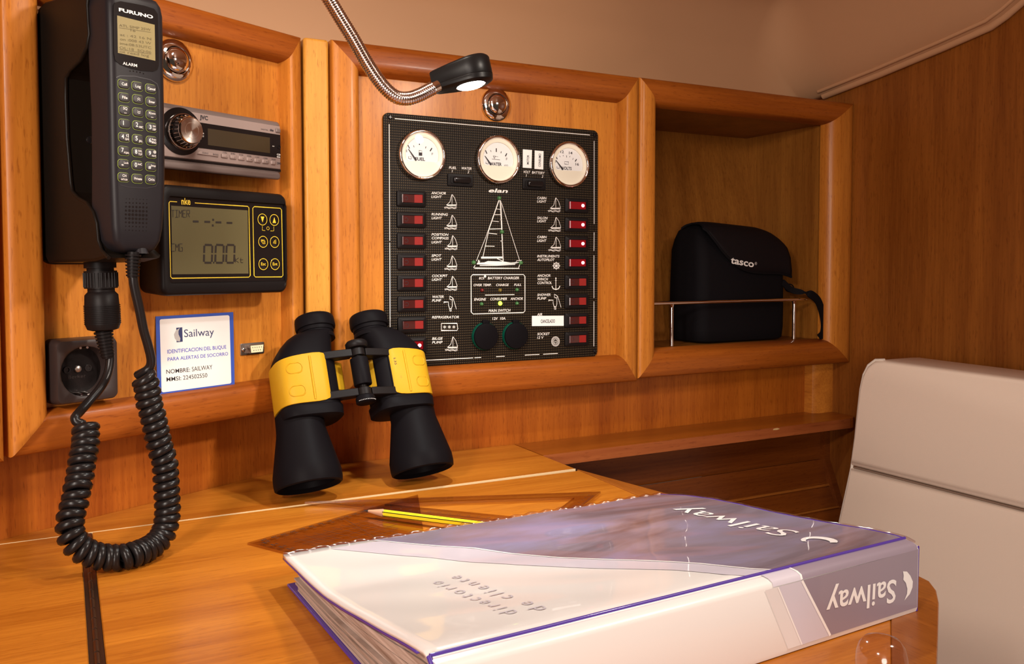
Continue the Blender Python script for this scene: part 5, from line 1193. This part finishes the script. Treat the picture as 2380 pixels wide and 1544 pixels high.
def pad(name, outline, mt=vin):
    # outline (y,z) polygon -> puffed slab facing -x
    cy_ = sum(p[0] for p in outline)/len(outline); cz_ = sum(p[1] for p in outline)/len(outline)
    w2 = (max(p[0] for p in outline)-min(p[0] for p in outline))/2; h2 = (max(p[1] for p in outline)-min(p[1] for p in outline))/2
    q = MB(SI); rs = []
    for dx, ins in ((.085, .004), (.075, 0), (.010, 0), (.005, .0010), (.002, .0030), (.0005, .0055), (0, .009)):
        rs.append([(SX+dx, y-(y-cy_)/w2*ins, z-(z-cz_)/h2*ins) for y, z in outline])
    q.rings(rs, mt); o_ = q.build(name, SE, smooth=60); fixn(o_); return o_
up_o = edge_pts+[(YF, zs(YF))]+[(YF, zT(YF)+.0)]
pad('upper_cushion', up_o)
lo_o = [(y, z-.0004) for y, z in low_pts]+[(-.02, -.9), (YF, -.9), (YF, zs(YF)-.0004)]
pad('lower_cushion', lo_o)
q = MB(SI); q.tube([(SX+.006, y+.0012, z) for y, z in edge_pts[1:]+low_pts], .0022, vin_e, 8); q.build('piping', SE, smooth=60)
q = MB(SI); q.tube([(SX+.0035, edge_pts[-1][0]-.004, edge_pts[-1][1]-.0006), (SX+.0035, YF, zs(YF))], .0012, seam_m, 6); q.build('seam', SE)  # dark thread line between the two cushions
q = MB(SI); q.box(SX+.085, SX+.1, YF, -.14, -.9, .085, blk); q.build('back_shell', SE)

# ------------------------------------------------------------------ set squares and pencil
def mkclear(name, tint, k=1.0, bias=0.0, rough=.05): return clear_mat(bpy.data.materials.new(name), tint, rough, k, 1.47, bias)
clr = mkclear('clear_acrylic', (.86, .78, .74), 1.0, .02); clr2 = mkclear('tinted_acrylic', (.86, .77, .72), 1.0, .01, .08); clr_e = mkclear('acrylic_edge', (.75, .62, .56), 1.2, .22, .12)
def isect(p, d, q_, e):
    D_ = d.x*e.y-d.y*e.x; t = ((q_.x-p.x)*e.y-(q_.y-p.y)*e.x)/D_; return p+d*t
def tri_tool(name, A, B, C3, inner_off, z0, z1, mt, label, marks):
    o3 = (A+B+C3)/3
    M = Matrix.Translation((o3.x, o3.y, z0)); e = empty(name, M, label, 'set square', 'set squares on the chart table')
    P = [Vector((v.x-o3.x, v.y-o3.y)) for v in (A, B, C3)]
    if (P[1]-P[0]).cross(P[2]-P[0]) < 0: P = [P[0], P[2], P[1]]
    def off(d):
        L = []
        for i in range(3):
            a, b_ = P[i], P[(i+1) % 3]; t = (b_-a).normalized(); n_ = Vector((-t.y, t.x)); L.append((a+n_*d, t))
        return [isect(*L[i-1], *L[i]) for i in range(3)]
    h = z1-z0; q = MB()
    if inner_off:
        I_ = off(inner_off)
        ro = lambda Q, z: [(p.x, p.y, z) for p in Q]
        q.rings([ro(P, h), ro(I_, h)], mt, (False, False)); q.rings([ro(I_, 0), ro(P, 0)], mt, (False, False)); q.rings([ro(P, 0), ro(P, h)], clr_e, (False, False)); q.rings([ro(I_, h), ro(I_, 0)], clr_e, (False, False))
    else:
        q.prism([(p.x, p.y) for p in P], 0, h, mt, 0, None, (True, True))
    for f_ in marks: f_(q, P, h, off)
    q.build('acrylic_sheet', e, smooth=0)
    return e, P
A = DP(708, 1171, .0025); B = DP(1396, 1147, .0025); ln1 = (DP(1205, 1221, .0025)-A); ln2 = (DP(1352, 1183, .0025)-B)
C3 = isect(A, ln1, B, ln2)
def ruler(q, P, h, off):
    for i in (0, 1, 2):
        a, b_ = P[i], P[(i+1) % 3]; t = (b_-a).normalized(); n_ = Vector((-t.y, t.x)); L = (b_-a).length
        if abs((a+Vector((0, 0))-P[0]).length) < 1e-6 or abs((b_-P[0]).length) < 1e-6:
            if (b_-a).length > .29: continue
        k = 0
        while k*.001 < L-.03:
            p = a+t*(.012+k*.001)+n_*.0010; ln = .0040 if k % 10 == 0 else (.003 if k % 5 == 0 else .002)
            q.ribbon([p, p+n_*ln], .00022, h+.0001, black_ink)
            if k % 10 == 0: q.text(str(k//10), p+n_*.0048-t*.0008*len(str(k//10)), p+n_*.0048+t*.0008*len(str(k//10)), .0022, h+.0001, black_ink)
            k += 1
tri_tool('set_square', A, B, C3, .018, .0022, .0044, clr, 'large clear set square with an open middle, under the pencil tip', [ruler])
D1_ = DP(575, 1267, .0); e1 = DP(835, 1193, .0)-D1_; e2 = DP(690, 1297, .0)-D1_
e1 = e1.normalized(); e2 = e2.normalized()
E1 = D1_+e1*.200; E2 = D1_+e2*.200
mk_ink = mat('brown_black_print', (.035, .018, .012), .6)
def grid(q, P, h, off):
    a = P[0]; u = (P[1]-P[0]).normalized(); v = (P[2]-P[0]).normalized()
    u3 = Vector((e1.x, e1.y)); v3 = Vector((e2.x, e2.y)); a0_ = min(P, key=lambda p: 0) if 0 else P[0]
    for k in range(3, 13):
        s1 = .010*k
        q.ribbon([a+u3*s1+v3*.022, a+u3*s1+v3*max(.023, .17-s1)], .00045, h+.0001, mk_ink); q.ribbon([a+v3*s1+u3*.022, a+v3*s1+u3*max(.023, .17-s1)], .00045, h+.0001, mk_ink)
    for w_, z_ in ((u3, v3), (v3, u3)):
        k = 0
        while k < 150:
            p = a+w_*(.012+k*.001)+z_*.0012; q.ribbon([p, p+z_*(.0030 if k % 10 == 0 else .0015)], .00025, h+.0001, mk_ink)
            if k % 10 == 0:
                for m_, ln in ((.0062, .0045), (.0105, .0030)):
                    pp = a+w_*(.012+k*.001)+z_*m_; q.text('%d0' % (k//10+3), pp-w_*ln*.6, pp+w_*ln*.6, .0028 if m_ < .01 else .0018, h+.0001, mk_ink, .03)
            k += 2
    q.ribbon([a+u3*.098+v3*.003, a+v3*.150+u3*.100*0+u3*.04], .0004, h+.0001, mk_ink)
tri_tool('set_square', D1_, E1, E2, 0, .0002, .0020, clr2, 'brownish gridded set square flat on the table, left of the binder', [grid])
Tp = DP(846, 1187, .0066); Te = DP(1156, 1226, .0078)
PD = (Te-Tp).normalized(); Te = Tp+PD*min((Te-Tp).length+.004, .140)
pz = frame(Tp, PD.cross(ZUP).normalized()*-1, (PD.cross(PD.cross(ZUP).normalized()*-1)), PD)
PE = empty('pencil', pz, 'yellow and black striped pencil lying on the set squares', 'pencil')
LPn = (Te-Tp).length; hexr = .0037
py_ = mat('yellow_pencil_paint', (.92, .74, .02), .25, coat=.5); pk_ = mat('black_pencil_paint', (.02, .015, .01), .3); pw_ = mat('bare_cedar', (.55, .30, .18), .6); gr_ = mat('graphite', (.03, .03, .035), .4)
hx_ = [(hexr*cos(radians(30+60*i)), hexr*sin(radians(30+60*i))) for i in range(6)]
q = MB(); 
for i in range(6):
    a, b_ = Vector(hx_[i]), Vector(hx_[(i+1) % 6]); d = (b_-a)
    for (s0, s1, mt) in ((0, .13, pk_), (.13, .87, py_), (.87, 1, pk_)):
        p, r_ = a+d*s0, a+d*s1; q.add([(p.x, p.y, .022), (r_.x, r_.y, .022), (r_.x, r_.y, LPn), (p.x, p.y, LPn)], [(0, 1, 2, 3)], mt)
q.poly([(x, y) for x, y in hx_], LPn, pw_)
q.build('barrel', PE, smooth=0)
q = MB(); q.rings([[(x*.30, y*.30, .005) for x, y in circ(hexr, 18)], [(x*.97, y*.97, .0205) for x, y in circ(hexr, 18)], [(x*.93, y*.93, .023) for x, y in circ(hexr, 18)]], pw_, (True, False)); q.build('sharpened_wood', PE, smooth=40)
q = MB(); q.rings([[(x*.05, y*.05, 0) for x, y in circ(hexr, 12)], [(x*.31, y*.31, .0052) for x, y in circ(hexr, 12)]], gr_); q.build('lead_point', PE, smooth=60)

# ------------------------------------------------------------------ ring binder
BI0 = DP(2132, 1425); bd = Vector((-.999, -.0449, 0)).normalized(); bn = Vector((-.0449, .999, 0)).normalized()
# local frame: x = along the spine from the right end, y = towards the wall, z up (left handed fixed by using -x)
BMx = frame(BI0, -bd, bn, ZUP)                # local x = -t
BB = Plane(BMx); BR = empty('ring_binder', BMx, 'large white ring binder in clear plastic with blue-violet seams, lying closed on the chart table', 'binder')
LEN = .362; WID = .270
pvc = mat('white_paper_under_clear_plastic', (.78, .745, .72), .30, coat=.55); vio = mat('blue_violet_vinyl', (.075, .035, .28), .35, coat=.3)
mauve = bpy.data.materials.new('mauve_grey_printed_sky'); mauve.use_nodes = True
def _sky(m, c0, c1, c2, sc_=9):
    N = m.node_tree.nodes; L = m.node_tree.links; p = N['Principled BSDF']; tc = N.new('ShaderNodeTexCoord'); mp = N.new('ShaderNodeMapping'); mp.inputs['Scale'].default_value = (.5, 1.5, 1); no = N.new('ShaderNodeTexNoise')
    no.inputs['Scale'].default_value = sc_; no.inputs['Detail'].default_value = 6; no.inputs['Roughness'].default_value = .62; no.inputs['Distortion'].default_value = .6; cr = N.new('ShaderNodeValToRGB'); e = cr.color_ramp.elements
    e[0].position = .34; e[0].color = (*c0, 1); e[1].position = .66; e[1].color = (*c2, 1); x = e.new(.5); x.color = (*c1, 1)
    L.new(tc.outputs['Object'], mp.inputs[0]); L.new(mp.outputs[0], no.inputs['Vector']); L.new(no.outputs[0], cr.inputs[0]); L.new(cr.outputs[0], p.inputs['Base Color']); p.inputs['Roughness'].default_value = .28; p.inputs['Coat Weight'].default_value = .6
_sky(mauve, (.13, .09, .10), (.25, .20, .25), (.30, .26, .42))
spg = mat('mauve_grey_print', (.28, .225, .275), .35, coat=.5); spl = mat('pale_mauve_print', (.60, .55, .62), .35, coat=.5); spw = mat('white_print', (.86, .82, .80), .4, coat=.4)
HT = [(0, .0470), (.010, .0488), (.020, .0488), (.05, .0458), (.10, .0398), (.15, .0358), (.20, .0318), (.235, .0262), (.27, .0195)]
HL = [(0, .0460), (.010, .0508), (.02, .0508), (.055, .0455), (.09, .0395), (.17, .0275), (.22, .0250), (.27, .0240)]
def topz(x, y):
    t = min(1, max(0, -x/LEN)); return lerp(HT, y)*(1-t)+lerp(HL, y)*t+.0004*sin(x*70+y*40)*sin(y*55)*min(1, y/.05)
NXX, NY = 46, 30
def cover(name, y0, y1, lift, th, mt, par=BR):
    rows = []; 
    for i in range(NXX+1):
        x = -LEN*i/NXX; rows.append([(x, y0+(y1-y0)*j/NY, topz(x, y0+(y1-y0)*j/NY)+lift) for j in range(NY+1)])
    q = MB(); q.rings(rows, mt, (False, False), False); o_ = q.build(name, par, smooth=80); md = o_.modifiers.new('thick', 'SOLIDIFY'); md.thickness = th; md.offset = -1 if 1 else 1
    # make sure normals point up
    if o_.data.polygons[0].normal.z < 0:
        import bmesh
        bm = bmesh.new(); bm.from_mesh(o_.data); bmesh.ops.reverse_faces(bm, faces=bm.faces); bm.to_mesh(o_.data); bm.free()
    return o_
fc = cover('front_cover', .0095, WID, 0, .0024, pvc)
cover('cover_board', .0260, WID+.0012, -.0026, .0016, vio, fc)['label'] = 'blue-violet cover board'
# spine with rounded shoulders
sp_prof = [(.0100, .0486), (.004, .0482), (.0008, .0468), (0, .0445), (0, .0040), (.0010, .0008), (.010, .0006)]
q = MB(); rs = []
def sdz(x): return topz(x, .0100)-.0492
for i in range(13):
    x = -LEN*i/12; dz = sdz(x)
    rs.append([(x, y, (z if z < .02 else z+dz)) for y, z in sp_prof]+[(x, .010, .0024), (x, .0022, .0030), (x, .0022, .0440+dz), (x, .010, .0462+dz)])
q.rings(rs, pvc, (True, True)); sp2 = q.build('spine', BR, smooth=50); fixn(sp2)
q = MB(); q.box(-LEN+.0015, 0, .010, WID-.004, .0006, .0026, vio); q.build('back_cover', BR, smooth=0, bevel=.0006)['label'] = 'blue-violet back cover'
# seam bead along the hinge of the cover and edges
q = MB(); q.tube([(-LEN*i/40, .0105, topz(-LEN*i/40, .0105)+.0003) for i in range(41)], .0011, vio, 8); q.tube([(.0006, .0014, .001), (.0006, .0010, .046)], .0011, vio, 8); q.tube([(-LEN, .0014, .001), (-LEN-.0006, .0010, .044), (-LEN-.0004, .0105, topz(-LEN, .0105))], .0014, vio, 8)
q.tube([(.0004, .012+(WID-.012)*i/30, topz(0, .012+(WID-.012)*i/30)-.0004) for i in range(31)], .0009, vio, 6)
q.build('welded_seam', BR, smooth=60)['label'] = 'blue-violet welded seam'
cle = mkclear('clear_pvc_edge', (.93, .86, .88), 1.0, .10, .15)
q = MB(); q.tube([(-LEN*i/160, WID+.0008+.0010*sin(i*.9), topz(-LEN*i/160, WID)-.0002+.0004*sin(i*.9+1)) for i in range(161)], .0017, cle, 8)
q.tube([(.0012+.0006*sin(i*.8), .004+(WID-.004)*i/80, topz(0, .004+(WID-.004)*i/80)+.0003) for i in range(81)], .0011, cle, 6)
q.build('clear_plastic_edge', BR, smooth=60)
# pages
pg = mat('paper_page_edges', (.56, .43, .35), .7)
_N = pg.node_tree.nodes; _L = pg.node_tree.links; tc = _N.new('ShaderNodeTexCoord'); mp = _N.new('ShaderNodeMapping'); mp.inputs['Scale'].default_value = (3, 6, 420); no = _N.new('ShaderNodeTexNoise'); no.inputs['Scale'].default_value = 1; no.inputs['Detail'].default_value = 3
cr = _N.new('ShaderNodeValToRGB'); cr.color_ramp.elements[0].position = .3; cr.color_ramp.elements[1].position = .66; cr.color_ramp.elements[0].color = (.20, .125, .09, 1); cr.color_ramp.elements[1].color = (.52, .40, .34, 1)
_L.new(tc.outputs['Object'], mp.inputs[0]); _L.new(mp.outputs[0], no.inputs['Vector']); _L.new(no.outputs[0], cr.inputs[0]); _L.new(cr.outputs[0], _N['Principled BSDF'].inputs['Base Color'])
random.seed(3)
NP_ = 11
q = MB()
for k in range(NP_):
    f0 = k/NP_; f1 = (k+.86)/NP_; x0_ = -.010; x1_ = -LEN+.0030+.004*random.random(); ye = WID-.012-.008*random.random()-.020*abs(f0-.35)
    rows = []
    for x in (x0_, x1_):
        r_ = []
        ys = [.016+(ye-.016)*j/14 for j in range(15)]
        lo = [.0030+(topz(x, y)-.0052-.0030)*f0*.97 for y in ys]; hi = [.0030+(topz(x, y)-.0052-.0030)*f1*.97 for y in ys]
        r_ = [(x, y, z) for y, z in zip(ys, lo)]+[(x, y, z) for y, z in zip(ys[::-1], hi[::-1])]
        rows.append(r_)
    q.rings(rows, pg)
o_ = q.build('page_block', BR, smooth=0); fixn(o_)
o_['kind'] = 'stuff'
# printed picture on the cover
bnd = [(-.128, .0120), (-.1379, .0187), (-.1506, .0486), (-.1717, .0831), (-.2066, .1327), (-.2398, .1985), (-.2845, .2581), (-.293, .268)]
def xb(y): 
    T_ = [(p[1], p[0]) for p in bnd]; return lerp(T_, y)
def overlay(name, f0, f1, y0, y1, lift, mt, nx=24, ny=26):
    rows = []
    for j in range(ny+1):
        y = y0+(y1-y0)*j/ny; a, b_ = f0(y), f1(y); rows.append([(a+(b_-a)*i/nx, y, topz(a+(b_-a)*i/nx, y)+lift) for i in range(nx+1)])
    q = MB(); q.rings(rows, mt, (False, False), False); o_ = q.build(name, fc, smooth=80)
    if o_.data.polygons[0].normal.z < 0:
        import bmesh
        bm = bmesh.new(); bm.from_mesh(o_.data); bmesh.ops.reverse_faces(bm, faces=bm.faces); bm.to_mesh(o_.data); bm.free()
    return o_
overlay('printed_sky', lambda y: -.0015, xb, .0115, .268, .0003, mauve, 60, 40)['label'] = 'mauve-grey printed sky'
overlay('pale_band', lambda y: xb(y)-.0012, lambda y: xb(y)-.020-.020*(y/.27), .0115, .262, .0003, spl, 8)['label'] = 'pale mauve printed band'
overlay('white_curve', lambda y: xb(y)+.0006, lambda y: xb(y)-.0016, .0115, .266, .00055, spw, 3)['label'] = 'white printed curve'
# lettering on the cover, reading with its tops to the left
def ctext(t_, x, y0, y1, h, mt, lift=.0005, bold=0.0, par=fc, name='cover_lettering'):
    q = MB(); q.text(t_, (x, y0), (x+.00001, y1), h, 0, mt, bold, 0, None, (-1, 0)); o_ = q.build(name, par, smooth=0)
    for v in o_.data.vertices: v.co.z = topz(v.co.x, v.co.y)+lift
    return o_
ctext('Sailway', -.040, .066, .190, .0215, spw, .0009, .0)['label'] = 'white printed name'
gtx = mat('pale_grey_print', (.46, .42, .46), .5)
ctext('d i r e c t o r i o', -.2945, .040, .1400, .0095, gtx); ctext('d e   c l i e n t e', -.2790, .034, .1440, .0095, gtx)
q = MB(); cr_ = [(.0115*cos(a), .0125*sin(a)) for a in [radians(-70+220*i/16) for i in range(17)]]+[(.0070*cos(a)-.002, .0085*sin(a)-.0005) for a in [radians(150-220*i/16) for i in range(17)]]
q.poly([(-.052+x, .040+y) for x, y in cr_], 0, spw); o_ = q.build('printed_crescent', fc, smooth=0)
for v in o_.data.vertices: v.co.z = topz(v.co.x, v.co.y)+.0009
# spine print
SPp = Plane(frame(BI0, -bd, ZUP, -bn)); sq = lambda x, y, c=.0004: SPp.p(x, y, c)
S_M = Matrix(((1, 0, 0, 0), (0, 0, -1, 0), (0, 1, 0, 0), (0, 0, 0, 1)))
cs = lambda x, y: (1880+x/5.85, 1280+y/5.85)
q = MB(S_M)
zt_ = .0445
def clampz(p): return (max(-LEN, min(-.0008, p[0])), max(.0042, min(zt_, p[1])))
w0, w1 = sq(1857, 1336), sq(1935, 1488); g0, g1 = sq(1800, 1345), sq(1868, 1508); h0, h1 = sq(1770, 1352), sq(1835, 1515)
def onz(a, b_, z): t = (z-a[1])/(b_[1]-a[1]); return (a[0]+(b_[0]-a[0])*t, z)
Wt, Wb = onz(w0, w1, zt_), onz(w0, w1, .0042); Gt, Gb = onz(g0, g1, zt_), onz(g0, g1, .0042); Ht, Hb = onz(h0, h1, zt_), onz(h0, h1, .0042)
q.poly([Wb, (-.0008, .0042), (-.0008, zt_), Wt], .0003, spg); q.poly([Gb, Wb, Wt, Gt], .0003, spl); q.poly([Hb, Gb, Gt, Ht], .0003, mat('faint_pale_band', (.72, .67, .66), .4, coat=.4))
q.ribbon([Wb, Wt], .0017, .0005, spw); q.ribbon([Gb, Gt], .0009, .0005, spw)
a, b_ = sq(*cs(1185, 380)), sq(*cs(250, 590)); zz = (a[1]+b_[1])/2
a = sq(2083, 1347); b_ = sq(1922, 1381)
q.text('Sailway', a, b_, .0150, .0006, spw, .012)
mo = [(1277, 283), (1330, 285), (1375, 340), (1410, 420), (1405, 500), (1370, 590), (1295, 680), (1330, 590), (1335, 520), (1315, 440), (1280, 395), (1285, 340)]
q.poly([sq(*cs(*p)) for p in mo][::-1], .0006, spw)
q.build('spine_print', sp2, smooth=0)
# shoulder strip between spine face and hinge carries the same print
q = MB(); 
for (xa, xb_, mt, l) in ((-.0012, Wt[0]-.0, spg, .0003), (Wt[0], Gt[0]-.004, spl, .0003), (Wt[0]+.0008, Wt[0]-.0008, spw, .0005)):
    rows = []
    for y, z in ((-.0003, .0445), (.0006, .0471), (.0038, .0485), (.0096, .0489)): rows.append([(xa+(xb_-xa)*i/8, y, z+l+sdz(xa+(xb_-xa)*i/8)) for i in range(9)])
    q.rings(rows, mt, (False, False), False)
q.build('shoulder_print', sp2, smooth=60)

# ------------------------------------------------------------------ clear rounded cap at the front edge
CP_ = CAM+ray(2050, 1480)*.42
cpM = Matrix.Translation((CP_.x, CP_.y, 0)); 
gl_ = bpy.data.materials.new('clear_plastic_cap'); gl_.use_nodes = True; _p = gl_.node_tree.nodes['Principled BSDF']; _p.inputs['Transmission Weight'].default_value = 1; _p.inputs['Roughness'].default_value = .22; _p.inputs['IOR'].default_value = 1.3; _p.inputs['Base Color'].default_value = (.92, .85, .82, 1)
q = MB(); R = .0122; H = CP_.z
gl_ = mkclear('clear_cap_plastic', (.95, .88, .83), .8, .03, .12)
q.lathe([(R, .0003), (R, H-.013), (R*.97, H-.009), (R*.88, H-.0048), (R*.68, H-.0016), (R*.35, H-.0003), (0, H)], gl_, 40)
o_ = q.build('clear_cap', M=cpM, smooth=60); tag(o_, 'clear rounded plastic cap standing at the near edge of the table below the binder', 'cap')
